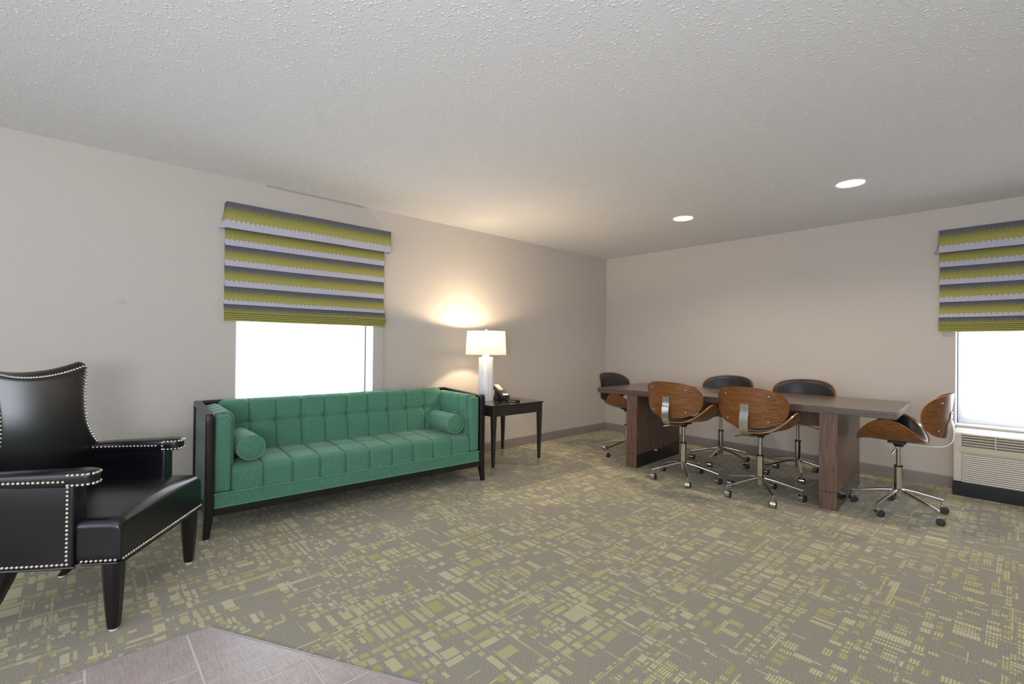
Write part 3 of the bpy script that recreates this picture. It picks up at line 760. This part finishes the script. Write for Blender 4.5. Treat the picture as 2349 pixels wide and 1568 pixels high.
# ------------------------------------------------------------------ end table
def end_table():
    x0, x1, y0, y1 = 0.200, 0.806, -2.803, -2.143; cx, cy = (x0 + x1) / 2, (y0 + y1) / 2
    r = thing('end_table', 'dark espresso end table with fluted legs beside the sofa', 'table', (cx, cy, 0))
    hx, hy = (x1 - x0) / 2, (y1 - y0) / 2
    MB().box((-hx, -hy, 0.626), (hx, hy, 0.640), 0.003).build('tabletop', plain('espresso_top', (0.022, 0.018, 0.015, 1), 0.16, coat=0.3), r)
    def apron(a, b, n):
        mb = MB(); a = Vector(a); b = Vector(b); d = (b - a); L_ = d.length; d.normalize(); nn = Vector((d.y, -d.x))
        rings = []
        N = n * 6
        top = []; bot = []; tb = []; bb = []
        for i in range(N + 1):
            s_ = L_ * i / N; w = 0.004 * abs(math.sin(PI * n * i / N)); p = a + d * s_ + nn * w; q = a + d * s_ - nn * 0.012
            rings.append([mb.bm.verts.new((p.x, p.y, 0.538)), mb.bm.verts.new((p.x, p.y, 0.625)), mb.bm.verts.new((q.x, q.y, 0.625)), mb.bm.verts.new((q.x, q.y, 0.538))])
        mb.skin(rings, True); mb.bm.faces.new(rings[0][::-1]); mb.bm.faces.new(rings[-1]); mb.build('apron', 'espresso', r, angle=50)
    i_ = 0.010
    ex, ey = hx - i_, hy - i_
    apron((ex, -ey + 0.03), (ex, ey - 0.03), 34); apron((ex - 0.03, ey), (-ex + 0.03, ey), 30)
    apron((-ex, ey - 0.03), (-ex, -ey + 0.03), 34); apron((-ex + 0.03, -ey), (ex - 0.03, -ey), 30)
    mod = lambda a: 1 - 0.10 * abs(math.sin(4 * a)) ** 0.7
    for sx in (-1, 1):
        for sy in (-1, 1):
            c_ = (sx * (hx - 0.029), sy * (hy - 0.029), 0)
            l = MB().lathe([(0.0160, 0.070), (0.0235, 0.35), (0.0300, 0.535), (0.0300, 0.626)], c_, 48, mod=mod).build('leg', 'espresso', r, angle=60)
            MB().lathe([(0.0120, 0.0), (0.0135, 0.004), (0.0165, 0.071), (0.0145, 0.072)], c_, 20).build('ferrule', 'brushed', l, label='brushed metal foot cap')
end_table()

# ------------------------------------------------------------------ table lamp
def lamp():
    r = thing('table_lamp', 'lit white ceramic table lamp with drum shade on the end table', 'lamp', (0.400, -2.562, 0.640))
    mod = lambda a: 1 - 0.055 * (abs(math.cos(3 * a + 0.5)) ** 12)
    MB().lathe([(0.080, 0.0), (0.082, 0.006), (0.081, 0.10), (0.076, 0.30), (0.0735, 0.425), (0.071, 0.432), (0.060, 0.434)], n=96, mod=mod).build('body', 'porcelain', r, angle=60)
    MB().lathe([(0.034, 0.433), (0.036, 0.436), (0.035, 0.452), (0.030, 0.454)], n=32).build('neck', 'porcelain', r)
    MB().lathe([(0.0055, 0.454), (0.0055, 0.50), (0.018, 0.502), (0.018, 0.560), (0.008, 0.562)], n=16).build('socket', 'brushed', r)
    bl = MB().sphere((0, 0, 0.600), 0.030, sc=(1, 1, 1.25)); bl.build('bulb', emis('lamp_bulb', (1.0, 0.72, 0.42, 1), 30.0), r)
    z0, z1, r0, r1 = 0.458, 0.694, 0.205, 0.192
    sh = MB(); rings = []
    for rad, z in ((r0, z0), (r1, z1)): rings.append([sh.bm.verts.new((rad * math.cos(2 * PI * k / 64), rad * math.sin(2 * PI * k / 64), z)) for k in range(64)])
    for rad, z in ((r1 - 0.0015, z1), (r0 - 0.0015, z0)): rings.append([sh.bm.verts.new((rad * math.cos(2 * PI * k / 64), rad * math.sin(2 * PI * k / 64), z)) for k in range(64)])
    rings.append(rings[0]); sh.skin(rings, True); sh.build('lamp_shade', 'lampshade', r)
    sp = MB()
    for k in range(3):
        a = 2 * PI * k / 3; sp.tube([(0, 0, z1 - 0.012), (r1 * math.cos(a), r1 * math.sin(a), z1 - 0.006)], 0.0018, 6)
    sp.tube([(0.02, 0, 0.50), (0.045, 0, 0.58), (0.03, 0, 0.655), (0, 0, 0.682)], 0.0016, 6); sp.tube([(-0.02, 0, 0.50), (-0.045, 0, 0.58), (-0.03, 0, 0.655), (0, 0, 0.682)], 0.0016, 6)
    sp.build('harp', 'brushed', r)
    MB().lathe([(0.004, 0.682), (0.010, 0.690), (0.006, 0.700), (0.011, 0.706), (0.010, 0.714), (0.002, 0.718)], n=16).build('finial', 'brushed', r)
    d = bpy.data.lights.new('lamp_light', 'POINT'); d.energy = 56; d.color = (1.0, 0.76, 0.50); d.shadow_soft_size = 0.035
    o = bpy.data.objects.new('lamp_light', d); o.parent = r; o.location = (0, 0, 0.628); COL.objects.link(o)
lamp()

# ------------------------------------------------------------------ telephone
def phone():
    # +X local points down the sloping face, towards the room
    r = thing('telephone', 'black desk telephone with sloping keypad beside the lamp', 'telephone', (0.46, -2.415, 0.640), R(-8))
    def slab(x0, x1, y0, y1, z0, z1, up_, th, mat, name):
        # top face runs from (x0,z0) to (x1,z1)
        mb = MB(); mb.hexa([(x0, y0, z0 - th), (x1, y0, z1 - th), (x1, y1, z1 - th), (x0, y1, z0 - th)], [(x0, y0, z0), (x1, y0, z1), (x1, y1, z1), (x0, y1, z0)], min(0.004, th * 0.3))
        return mb.build(name, mat, r)
    slab(-0.10, 0.105, -0.045, 0.045, 0.150, 0.050, 0, 0.032, 'black_plastic', 'body')
    MB().hexa([(-0.08, -0.035, 0), (0.03, -0.035, 0), (0.03, 0.035, 0), (-0.08, 0.035, 0)], [(-0.055, -0.035, 0.10), (-0.035, -0.035, 0.09), (-0.035, 0.035, 0.09), (-0.055, 0.035, 0.10)], 0.003).build('stand', 'black_plastic', r)
    sl = lambda x: 0.150 + (x + 0.10) * (-0.100 / 0.205)
    slab(-0.090, -0.018, -0.026, 0.036, sl(-0.090) + 0.003, sl(-0.018) + 0.003, 0, 0.004, 'label', 'faceplate_label')
    slab(-0.012, 0.004, -0.026, 0.036, sl(-0.012) + 0.003, sl(0.004) + 0.003, 0, 0.004, 'label', 'display')
    for i in range(4):
        for j in range(3):
            x = 0.012 + i * 0.014; y = -0.020 + j * 0.021
            slab(x, x + 0.009, y, y + 0.014, sl(x) + 0.003, sl(x + 0.009) + 0.003, 0, 0.004, 'keys', 'key')
    slab(0.072, 0.098, -0.028, 0.036, sl(0.072) + 0.005, sl(0.098) + 0.005, 0, 0.006, 'label', 'speaker_panel')
    MB().tube(catmull([(-0.11, -0.03, 0.006), (-0.02, -0.04, 0.006), (0.05, -0.03, 0.012), (0.07, 0.0, 0.012)]), 0.005, 8).build('cord', 'black_plastic', r)
phone()
hs = thing('telephone_handset', 'flat black telephone handset lying in front of the desk telephone', 'handset', (0.635, -2.405, 0.640), R(10))
mb = MB(); mb.box((-0.085, -0.018, 0.006), (0.060, 0.014, 0.020), 0.006); mb.box((0.045, -0.022, 0.0), (0.078, 0.018, 0.020), 0.006); mb.box((-0.095, -0.022, 0.0), (-0.062, 0.018, 0.020), 0.006)
mb.build('handset_body', 'black_plastic', hs)

# ------------------------------------------------------------------ meeting table
TROT = R(2.6); TC = (2.238, -1.035)
def meeting_table():
    r = thing('meeting_table', 'long dark walnut laminate meeting table on two slab pedestals', 'table', (TC[0], TC[1], 0), TROT)
    L2, W2_ = 1.220, 0.478
    MB().box((-L2, -W2_, 0.712), (L2, W2_, 0.764), 0.0025).build('tabletop', 'lam_h', r)
    for sx in (-1, 1):
        xa, xb = sorted((sx * 0.765, sx * 0.880)); 
        p = MB().box((xa, -W2_ + 0.012, 0.132), (xb, W2_ - 0.012, 0.712), 0.0015).build('pedestal', 'lam_v', r)
        MB().box((xa, -W2_ + 0.010, 0.0), (xb, W2_ - 0.010, 0.130), 0.0015).build('plinth', 'lam_v', p)
        for q in (xa - 0.0015, xb + 0.0005):
            MB().box((q, -W2_ + 0.013, 0.001), (q + 0.001, W2_ - 0.013, 0.131)).build('kick_plate', 'kick', p, smooth=False, label='glossy dark kick plate')
    MB().box((-0.765, -0.012, 0.545), (0.765, 0.012, 0.712), 0.001).build('modesty_panel', 'lam_v', r)
    MB().box((-0.20, -0.075, 0.7638), (0.05, -0.060, 0.7650), 0.0003).build('cable_slot', 'dark_slot', r)
meeting_table()

# ------------------------------------------------------------------ swivel chairs
def profile_curve(half, phim, pw, n=400):
    xs = [0.0]; zs = [0.0]; d = half / n
    for i in range(n):
        a = phim * ((i + 0.5) / n) ** pw; xs.append(xs[-1] + d * math.cos(a)); zs.append(zs[-1] + d * math.sin(a))
    def f(q):
        k = min(abs(q) / half, 1.0) * n; i = min(int(k), n - 1); t_ = k - i
        a = phim * (min(abs(q) / half, 1.0)) ** pw
        x = xs[i] + (xs[i + 1] - xs[i]) * t_; z = zs[i] + (zs[i + 1] - zs[i]) * t_
        s_ = 1 if q >= 0 else -1
        return s_ * x, z, s_ * a       # signed x, rise, signed angle
    return f
seat_prof = profile_curve(0.345, R(74), 1.15)
back_prof = profile_curve(0.318, R(52), 1.0)
def seat_map(q, s_, off):
    x, z, a = seat_prof(q)
    zz = 0.515 + z + 0.010 * (s_ / 0.21) ** 2 - (0.030 * ((s_ - 0.10) / 0.11) ** 2 if s_ > 0.10 else 0) * (1 - min(1, abs(q) / 0.3))
    # normal points up/inwards
    return Vector((x - math.sin(a) * off, 0.04 + s_, zz + math.cos(a) * off))
def back_map(q, hgt, off):
    x, y, a = back_prof(q)
    k = hgt / 0.155
    return Vector((x - math.sin(a) * off, -0.285 + y - 0.020 * k + math.cos(a) * off, 0.738 + hgt))
def outline_seat(th):
    c_, s_ = math.cos(th), math.sin(th); e_ = 2 / (1.85 if s_ > 0 else 2.0)
    return 0.345 * math.copysign(abs(c_) ** e_, c_), 0.213 * math.copysign(abs(s_) ** e_, s_)
def outline_back(th):
    e_ = 2 / 2.4; c_, s_ = math.cos(th), math.sin(th)
    v = 0.157 * math.copysign(abs(s_) ** e_, s_); w = 0.318 * math.copysign(abs(c_) ** e_, c_)
    w *= (1 + 0.07 * (v / 0.157)) / 1.03
    return w, v
def shell(mapf, outf, thick, mats, name, root, sc=1.0, base=0.0, dome=False, nr=10, nt=64):
    mb = MB(); front = []; back = []
    for j in range(1, nr + 1):
        k = j / nr
        k = math.sin(k * PI / 2) if dome else k
        f1 = []; f2 = []
        for i in range(nt):
            u, v = outf(2 * PI * i / nt); u *= k * sc; v *= k * sc
            t_ = thick * ((1 - k ** 7) ** 0.5 if dome else 1.0)
            if dome: t_ = max(t_, 0.0)
            f1.append(mb.bm.verts.new(mapf(u, v, base + t_))); f2.append(mb.bm.verts.new(mapf(u, v, base)) if not (dome and j == nr) else f1[-1])
        front.append(f1); back.append(f2)
    c1 = mb.bm.verts.new(mapf(0, 0, base + thick)); c2 = mb.bm.verts.new(mapf(0, 0, base))
    mb.skin(front, True, 0)
    if dome:
        mb.skin(back[:-1] + [front[-1]], True, 0)
    else:
        mb.skin(back, True, 0)
        mb.skin([front[-1], back[-1]], True, 1 if len(mats) > 1 else 0)
    for A, c_ in ((front[0], c1), (back[0], c2)):
        for i in range(nt): mb.bm.faces.new((A[i], A[(i + 1) % nt], c_)).material_index = 0
    return mb.build(name, mats, root, angle=55)
def swivel_chair(label, x, y, rz, spin, axle=-25):
    r = thing('swivel_chair', label, 'chair', (x, y, 0), rz, 'walnut and black swivel chairs around the meeting table')
    shell(seat_map, outline_seat, 0.011, ['walnut', 'ply_edge'], 'seat_shell', r)
    shell(seat_map, outline_seat, 0.026, ['seat_leather'], 'seat_pad', r, sc=0.955, base=0.0105, dome=True)
    shell(back_map, outline_back, 0.011, ['walnut', 'ply_edge'], 'back_shell', r)
    shell(back_map, outline_back, 0.024, ['seat_leather'], 'back_pad', r, sc=0.955, base=0.0105, dome=True)
    # bent flat bracket
    path = catmull([(-0.02, 0.508), (-0.13, 0.508), (-0.21, 0.511), (-0.262, 0.524), (-0.296, 0.560), (-0.304, 0.610), (-0.300, 0.665), (-0.2905, 0.705), (-0.2925, 0.765)], 5)
    mb = MB(); rings = []; w = 0.033
    for i, p in enumerate(path):
        a = path[max(i - 1, 0)]; b_ = path[min(i + 1, len(path) - 1)]; d = (b_ - a).normalized(); n_ = Vector((d.y, -d.x)) * 0.0028
        q1 = p + n_; q2 = p - n_
        rings.append([mb.bm.verts.new(v) for v in ((-w, q1.x, q1.y), (w, q1.x, q1.y), (w, q2.x, q2.y), (-w, q2.x, q2.y))])
    mb.skin(rings, True); mb.bm.faces.new(rings[0][::-1]); mb.bm.faces.new(rings[-1])
    br = mb.build('back_bracket', 'brushed', r, angle=35)
    for bx_ in (-0.018, 0.018):
        for bz in (0.715, 0.752): MB().dome((bx_, -0.2945 + 0.000, bz), (0, -1, -0.05), 0.0055, 0.004).build('screw', 'chrome', br)
    for qx in (-0.172, 0.172):
        for bz in (0.095, -0.100):
            p = back_map(qx * (0.93 if bz < 0 else 1), bz, 0.0); _, _, a = back_prof(qx)
            MB().dome(p, (math.sin(a), -math.cos(a), 0), 0.0068, 0.004, n=10).build('bolt', 'chrome', r)
        for s_ in (0.13, -0.10):
            p = seat_map(qx, s_, 0.0); _, _, a = seat_prof(qx)
            MB().dome(p, (math.sin(a), 0, -math.cos(a)), 0.0055, 0.0035).build('bolt', 'chrome', r)
    MB().box((-0.048, -0.050, 0.500), (0.048, 0.060, 0.5150), 0.004).lathe([(0.026, 0.475), (0.034, 0.495), (0.045, 0.501)], (0, 0.0, 0), 20).build('mounting_plate', 'black_plastic', r)
    lv = MB().tube([(-0.02, 0.00, 0.486), (-0.075, 0.00, 0.482), (-0.205, 0.010, 0.452)], [0.0042, 0.0042, 0.0038], 8)
    lv.tube([(-0.15, 0.0058, 0.4647), (-0.210, 0.0104, 0.4508)], 0.0055, 8); lv.build('height_lever', 'chrome', r)
    MB().cyl((0, 0, 0.30), (0, 0, 0.480), 0.0145, n=20).build('gas_column', 'chrome', r)
    sl_ = MB().cyl((0, 0, 0.135), (0, 0, 0.333), 0.0255, n=28); sl_.build('column_sleeve', 'chrome', r)
    MB().lathe([(0.0262, 0.325), (0.0275, 0.327), (0.0275, 0.336), (0.0150, 0.338)], n=28).build('sleeve_collar', 'black_plastic', r)
    MB().lathe([(0.021, 0.088), (0.023, 0.092), (0.024, 0.135), (0.034, 0.140), (0.036, 0.158), (0.027, 0.166)], n=28).build('hub', 'chrome', r)
    for k in range(5):
        a = R(spin) - rz + 2 * PI * k / 5; c_, s_ = math.cos(a), math.sin(a); rr = 0.285
        MB().tube([(0.028 * c_, 0.028 * s_, 0.150), (0.10 * c_, 0.10 * s_, 0.137), ((rr - 0.006) * c_, (rr - 0.006) * s_, 0.093), ((rr + 0.008) * c_, (rr + 0.008) * s_, 0.090)], [0.0135, 0.0125, 0.0100, 0.0085], 12).build('base_leg', 'chrome', r)
        cs = MB().cyl((rr * c_, rr * s_, 0.088), (rr * c_, rr * s_, 0.052), 0.0055, n=10)
        ca = R(axle) - rz + R(9 * k); cx_, sx_ = math.cos(ca), math.sin(ca)      # caster axle direction
        ox, oy = rr * c_ + 0.014 * -sx_, rr * s_ + 0.014 * cx_
        # hood: half barrel over the wheels
        rings = []
        for t_ in (-0.0185, 0.0185):
            ring = []
            for j in range(11):
                b_ = R(-35) + R(250) * j / 10
                ring.append(cs.bm.verts.new((ox + cx_ * t_ - sx_ * 0.0285 * math.cos(b_), oy + sx_ * t_ + cx_ * 0.0285 * math.cos(b_), 0.0265 + 0.0285 * math.sin(b_))))
            rings.append(ring)
        inner = []
        for t_ in (0.0185, -0.0185):
            ring = []
            for j in range(11):
                b_ = R(-35) + R(250) * j / 10
                ring.append(cs.bm.verts.new((ox + cx_ * t_ - sx_ * 0.0255 * math.cos(b_), oy + sx_ * t_ + cx_ * 0.0255 * math.cos(b_), 0.0265 + 0.0255 * math.sin(b_))))
            inner.append(ring)
        cs.skin([rings[0], rings[1], inner[0], inner[1], rings[0]], False)
        cs.bm.faces.new((rings[0][0], inner[1][0], inner[0][0], rings[1][0])); cs.bm.faces.new((rings[0][-1], rings[1][-1], inner[0][-1], inner[1][-1]))
        co_ = cs.build('caster', 'chrome', r)
        wh = MB()
        for t0, t1 in ((-0.025, -0.004), (0.004, 0.025)):
            pts = [(t0, 0.019), (t0 + 0.002, 0.0235), (t0 + 0.004, 0.025), (t1 - 0.004, 0.025), (t1 - 0.002, 0.0235), (t1, 0.019)]
            rg = [[wh.bm.verts.new((ox + cx_ * t_ - sx_ * rad * math.cos(2 * PI * j / 20), oy + sx_ * t_ + cx_ * rad * math.cos(2 * PI * j / 20), 0.025 + rad * math.sin(2 * PI * j / 20))) for j in range(20)] for t_, rad in pts]
            wh.skin(rg, True); wh.bm.faces.new(rg[0][::-1]); wh.bm.faces.new(rg[-1])
        wh.build('wheel', 'wheel', co_)
    return r
# local +Y is the way the chair faces
swivel_chair('walnut swivel chair at the table end nearest the left wall', 1.094, -1.105, R(-90 - 4), -104)
swivel_chair('swivel chair seen from behind, on the table side nearer the camera, closer to the sofa', 1.980, -1.535, R(-3), 16)
swivel_chair('swivel chair seen from behind, on the table side nearer the camera, by the air conditioner', 2.627, -1.520, R(-3), 19)
swivel_chair('walnut swivel chair between table and back wall, the one closer to the room corner', 1.932, -0.640, R(180 + 2), -16)
swivel_chair('walnut swivel chair between table and back wall, the one closer to the air conditioner', 2.636, -0.606, R(180 + 2), 4)
swivel_chair('walnut swivel chair at the table end by the air conditioner, seen side on', 3.438, -1.082, R(90), -34, -88)

# ------------------------------------------------------------------ black leather armchair
def armchair():
    f_ = Vector((0.555, 0.833)).normalized(); th = math.atan2(-f_.x, f_.y)
    r = thing('leather_armchair', 'black leather armchair with nailhead trim at the left edge, beside the sofa', 'armchair', (1.2555, -5.29, 0), th)
    # --- seat: superelliptic loft in y
    mb = MB(); rings = []
    secs = [(0.037, 0.318, 0.0, 0.050), (0.039, 0.328, 0.0, 0.034), (0.036, 0.334, 0.003, 0.020), (0.024, 0.338, 0.008, 0.009), (0.002, 0.340, 0.014, 0.002), (-0.05, 0.342, 0.020, 0.0), (-0.12, 0.345, 0.026, 0.0), (-0.22, 0.343, 0.030, 0.0), (-0.34, 0.325, 0.026, 0.0), (-0.45, 0.295, 0.012, 0.0), (-0.52, 0.265, 0.0, 0.0)]
    for iy, (y, hw, cr, drop) in enumerate(secs):
        ring = []; z0, z1 = 0.292, 0.474 - drop
        inset = 0.0
        N = 14
        rc = 0.038
        def addp(x, z): ring.append(mb.bm.verts.new((x, y, z)))
        zb, zt = z0 + inset * 0.4, z1 - inset
        for i in range(N + 1):                                      # top, left to right
            u = -1 + 2 * i / N; addp(u * (hw - rc), zt + cr * (1 - u * u))
        for i in range(1, 5): a = PI / 2 * i / 5; addp(hw - rc + rc * math.sin(a), zt - rc + rc * math.cos(a))
        for i in range(0, 5): addp(hw, zt - rc - (zt - rc - zb - 0.01) * i / 4)
        addp(hw - 0.01, zb)
        for i in range(1, 6): addp((hw - 0.01) * (1 - 2 * i / 6), zb)
        addp(-hw + 0.01, zb)
        for i in range(4, -1, -1): addp(-hw, zt - rc - (zt - rc - zb - 0.01) * i / 4)
        for i in range(4, 0, -1): a = PI / 2 * i / 5; addp(-hw + rc - rc * math.sin(a), zt - rc + rc * math.cos(a))
        rings.append(ring)
    mb.skin(rings, True); mb.bm.faces.new(rings[0][::-1]); mb.bm.faces.new(rings[-1])
    seat = mb.build('seat', 'leather', r, angle=70)
    # --- back shell
    wtab = [(0.30, 0.330), (0.45, 0.350), (0.60, 0.350), (0.635, 0.345), (0.65, 0.336), (0.68, 0.308), (0.715, 0.284), (0.765, 0.264), (0.81, 0.257), (0.865, 0.256), (0.94, 0.263), (1.0, 0.277), (1.05, 0.292), (1.10, 0.302)]
    def hw(z): return sum(interp(z + d_, wtab) for d_ in (-0.02, -0.01, 0, 0.01, 0.02)) / 5
    def ztop(u): return 1.041 + 0.040 * (min(abs(u), 0.90) / 0.87) ** 2.2 - 0.022 * max(0, (abs(u) - 0.86) / 0.14) ** 2
    def ycen(z): return -0.468 - 0.050 * ((z - 0.45) / 0.6) if z > 0.45 else -0.468
    def bp(u, z, back=0.0, edge=1.0):
        w = hw(z); cur = 0.036
        return Vector((u * w, ycen(z) + cur * abs(u) ** 2.0 - back, z))
    mb = MB(); NU, NV = 32, 34; F = []; B = []
    for j in range(NV + 1):
        v = j / NV; rf = []; rb = []
        for i in range(NU + 1):
            u = -1 + 2 * i / NU
            z = 0.33 + (ztop(u) - 0.33) * v
            e_ = max(abs(u), v) ; rd = 0.0
            du = 1 - abs(u); dv = (1 - v)
            dd = min(du * hw(z), dv * 0.7)
            rnd = 0.020 * (1 - min(1, dd / 0.028)) ** 2
            rf.append(mb.bm.verts.new(bp(u, z) + Vector((0, -rnd, 0)))); rb.append(mb.bm.verts.new(bp(u * 1.0, z, 0.066) + Vector((0, rnd, 0))))
        F.append(rf); B.append(rb)
    mb.skin(F, False); mb.skin([b_[::-1] for b_ in B], False)
    rim = [f[0] for f in F] + F[-1][1:] + [f[-1] for f in F[::-1]][1:] + F[0][1:-1][::-1]
    rimb = [f[0] for f in B] + B[-1][1:] + [f[-1] for f in B[::-1]][1:] + B[0][1:-1][::-1]
    mid = [mb.bm.verts.new((a.co + b_.co) / 2 + (Vector((a.co.x, 0, a.co.z - 0.75)).normalized() * 0.008)) for a, b_ in zip(rim, rimb)]
    mb.skin([rim, mid, rimb], True)
    mb.build('backrest', 'leather', r, angle=70)
    # --- arm panels
    for sx in (-1, 1):
        mb = MB(); rings = []
        secs = [(-0.118, 0.352, 0.064), (-0.124, 0.361, 0.080), (-0.14, 0.365, 0.084), (-0.25, 0.369, 0.084), (-0.36, 0.368, 0.080), (-0.46, 0.357, 0.075), (-0.53, 0.335, 0.07), (-0.575, 0.30, 0.06)]
        for y, xo, tk in secs:
            xi = xo - tk; z0, z1 = 0.290, 0.640; ring = []
            for x, z in ((xo - 0.004, z0), (xo, z0 + 0.008), (xo, 0.40), (xo - 0.002, 0.52), (xo - 0.004, z1 - 0.008), (xo - 0.012, z1), (xi + 0.012, z1), (xi, z1 - 0.008), (xi, 0.52), (xi, 0.40), (xi, z0 + 0.008), (xi + 0.004, z0)):
                ring.append(mb.bm.verts.new((sx * x, y, z)))
            rings.append(ring)
        mb.skin(rings, True); mb.bm.faces.new(rings[0][::-1]); mb.bm.faces.new(rings[-1])
        mb.build('arm_panel', 'leather', r, angle=50)
        # arm pad with a rounded nose
        mb = MB(); rings = []
        for y, hwid, zc, ht in ((-0.055, 0.010, 0.642, 0.020), (-0.058, 0.022, 0.642, 0.026), (-0.066, 0.034, 0.642, 0.030), (-0.082, 0.042, 0.642, 0.032), (-0.115, 0.047, 0.642, 0.034), (-0.16, 0.047, 0.640, 0.033), (-0.30, 0.045, 0.637, 0.032), (-0.42, 0.043, 0.634, 0.030), (-0.50, 0.040, 0.632, 0.028), (-0.54, 0.034, 0.632, 0.026)):
            xc = 0.325 if y > -0.40 else 0.325 - 0.25 * (-0.40 - y)
            ring = []
            for k in range(20):
                a = 2 * PI * k / 20; c_, s_ = math.cos(a), math.sin(a); e_ = 0.45
                ring.append(mb.bm.verts.new((sx * (xc + hwid * math.copysign(abs(c_) ** e_, c_)), y, zc + ht * math.copysign(abs(s_) ** e_, s_))))
            rings.append(ring)
        mb.skin(rings, True); mb.bm.faces.new(rings[0][::-1]); mb.bm.faces.new(rings[-1]); mb.build('arm_pad', 'leather', r, angle=60)
    # --- legs
    def leg(name, tx, ty, bx_, by_, wt, wb, zt):
        mb = MB(); rings = []
        for k in (0, 0.04, 0.3, 0.65, 1.0):
            z = 0.008 + (zt - 0.008) * k; kk = k; w = wb + (wt - wb) * min(1, kk * 1.15) ** 0.8; 
            if k == 0: w *= 0.86
            cx = bx_ + (tx - bx_) * kk; cy = by_ + (ty - by_) * (kk if name == 'front_leg' else kk ** 0.75); ring = []
            for j in range(8):
                a = 2 * PI * (j + 0.5) / 8; sq = 1 / max(abs(math.cos(a)), abs(math.sin(a))) if True else 1
                ring.append(mb.bm.verts.new((cx + w / 2 * max(-1, min(1, math.cos(a) * 1.30)), cy + w / 2 * max(-1, min(1, math.sin(a) * 1.30)), z)))
            rings.append(ring)
        mb.skin(rings, True); mb.bm.faces.new(rings[0][::-1]); mb.bm.faces.new(rings[-1])
        l = mb.build(name, 'black_lacquer', r, angle=35)
        MB().cyl((bx_, by_, 0.0), (bx_, by_, 0.009), 0.015, n=16).build('glide', 'white_plastic', l, label='white plastic foot glide')
    for sx in (-1, 1):
        leg('front_leg', sx * 0.300, -0.008, sx * 0.300, -0.004, 0.072, 0.040, 0.300)
        leg('rear_leg', sx * 0.235, -0.415, sx * 0.225, -0.555, 0.062, 0.038, 0.300)
    # --- nailheads
    def nails(paths, spacing, rad):
        mb = MB()
        for pts, nrm in paths:
            pts = [Vector(p) for p in pts]; acc = 0.0; nxt = 0.0
            for a, b_ in zip(pts, pts[1:]):
                L_ = (b_ - a).length
                while nxt <= acc + L_:
                    p = a + (b_ - a) * ((nxt - acc) / L_); n_ = nrm(p) if callable(nrm) else nrm
                    mb.dome(p, n_, rad, rad * 0.75); nxt += spacing
                acc += L_
        return mb
    SP, NR = 0.0170, 0.0066
    paths = []
    zn = 0.305
    for sx in (-1, 1):
        out = Vector((sx, 0, 0))
        xo = lambda y: interp(-y, [(0.14, 0.3655), (0.25, 0.3695), (0.36, 0.3685), (0.46, 0.3575), (0.53, 0.3355), (0.575, 0.3005)])
        paths.append(([(sx * xo(y), y, zn) for y in [-0.135 - 0.03 * i for i in range(14)]], out))
        paths.append(([(sx * 0.3410, 0.022, zn - 0.002), (sx * 0.3465, -0.105, zn)], out))
        paths.append(([(sx * 0.3655, -0.137, z) for z in (zn + 0.017, 0.615)], out))
        paths.append(([(sx * (xo(y) + 0.0035), y, 0.634) for y in [-0.150 - 0.03 * i for i in range(12)]], out))
        # rows around the arm nose
        for zz_ in (0.660, 0.620):
            nose = [(sx * 0.3723, -0.133, zz_), (sx * 0.3723, -0.112, zz_), (sx * 0.3680, -0.086, zz_), (sx * 0.3600, -0.068, zz_), (sx * 0.3475, -0.0565, zz_), (sx * 0.325, -0.053, zz_), (sx * 0.3025, -0.0565, zz_), (sx * 0.290, -0.068, zz_), (sx * 0.2820, -0.086, zz_), (sx * 0.2777, -0.112, zz_), (sx * 0.2770, -0.133, zz_)]
            paths.append((nose, lambda p, sx=sx: Vector((p.x - sx * 0.325, max(0, p.y + 0.105) * 1.0, 0))))
        paths.append(([(sx * (0.3250 - 0.0475 if y > -0.40 else 0.3250 - 0.046 - 0.25 * (-0.40 - y)), y, 0.640) for y in [-0.165 - 0.03 * i for i in range(11)]], -out))
        paths.append(([(sx * 0.2770, -0.133, 0.655), (sx * 0.2770, -0.133, 0.618)], -out))
    paths.append(([(-0.325, 0.0405, zn - 0.003), (0.325, 0.0405, zn - 0.003)], Vector((0, 1, 0))))
    rimp = []
    for k in range(41):
        z = 0.655 + (ztop(1) - 0.024 - 0.655) * k / 40; w = hw(z); rimp.append(bp(1 - 0.016 / w, z) + Vector((0, 0.000, 0)))
    topp = [bp(u, ztop(u) - 0.018) for u in [0.945 - 1.89 * k / 60 for k in range(61)]]
    rimm = [Vector((-p.x, p.y, p.z)) for p in rimp][::-1]
    bn = lambda p: Vector((-p.x * 0.7, 1, 0.1))
    paths.append(([p + Vector((0, -0.002, 0)) for p in rimp], bn)); paths.append(([p + Vector((0, -0.003, 0)) for p in topp], bn)); paths.append(([p + Vector((0, -0.002, 0)) for p in rimm], bn))
    nails(paths, SP, NR).build('nailhead_trim', 'nail', r, kind='stuff', angle=60)
    # welt along the bottom edge
    w_ = MB()
    w_.tube([(0.340, -0.10, 0.291), (0.337, 0.030, 0.289), (0.325, 0.040, 0.289), (-0.325, 0.040, 0.289), (-0.337, 0.030, 0.289), (-0.340, -0.10, 0.291)], 0.0055, 8)
    for sx in (-1, 1): w_.tube([(sx * interp(-y, [(0.10, 0.36), (0.25, 0.366), (0.36, 0.365), (0.46, 0.354), (0.53, 0.332)]), y, 0.290) for y in [-0.11 - 0.04 * i for i in range(11)]], 0.0055, 8)
    w_.build('welt', 'leather', r)
armchair()
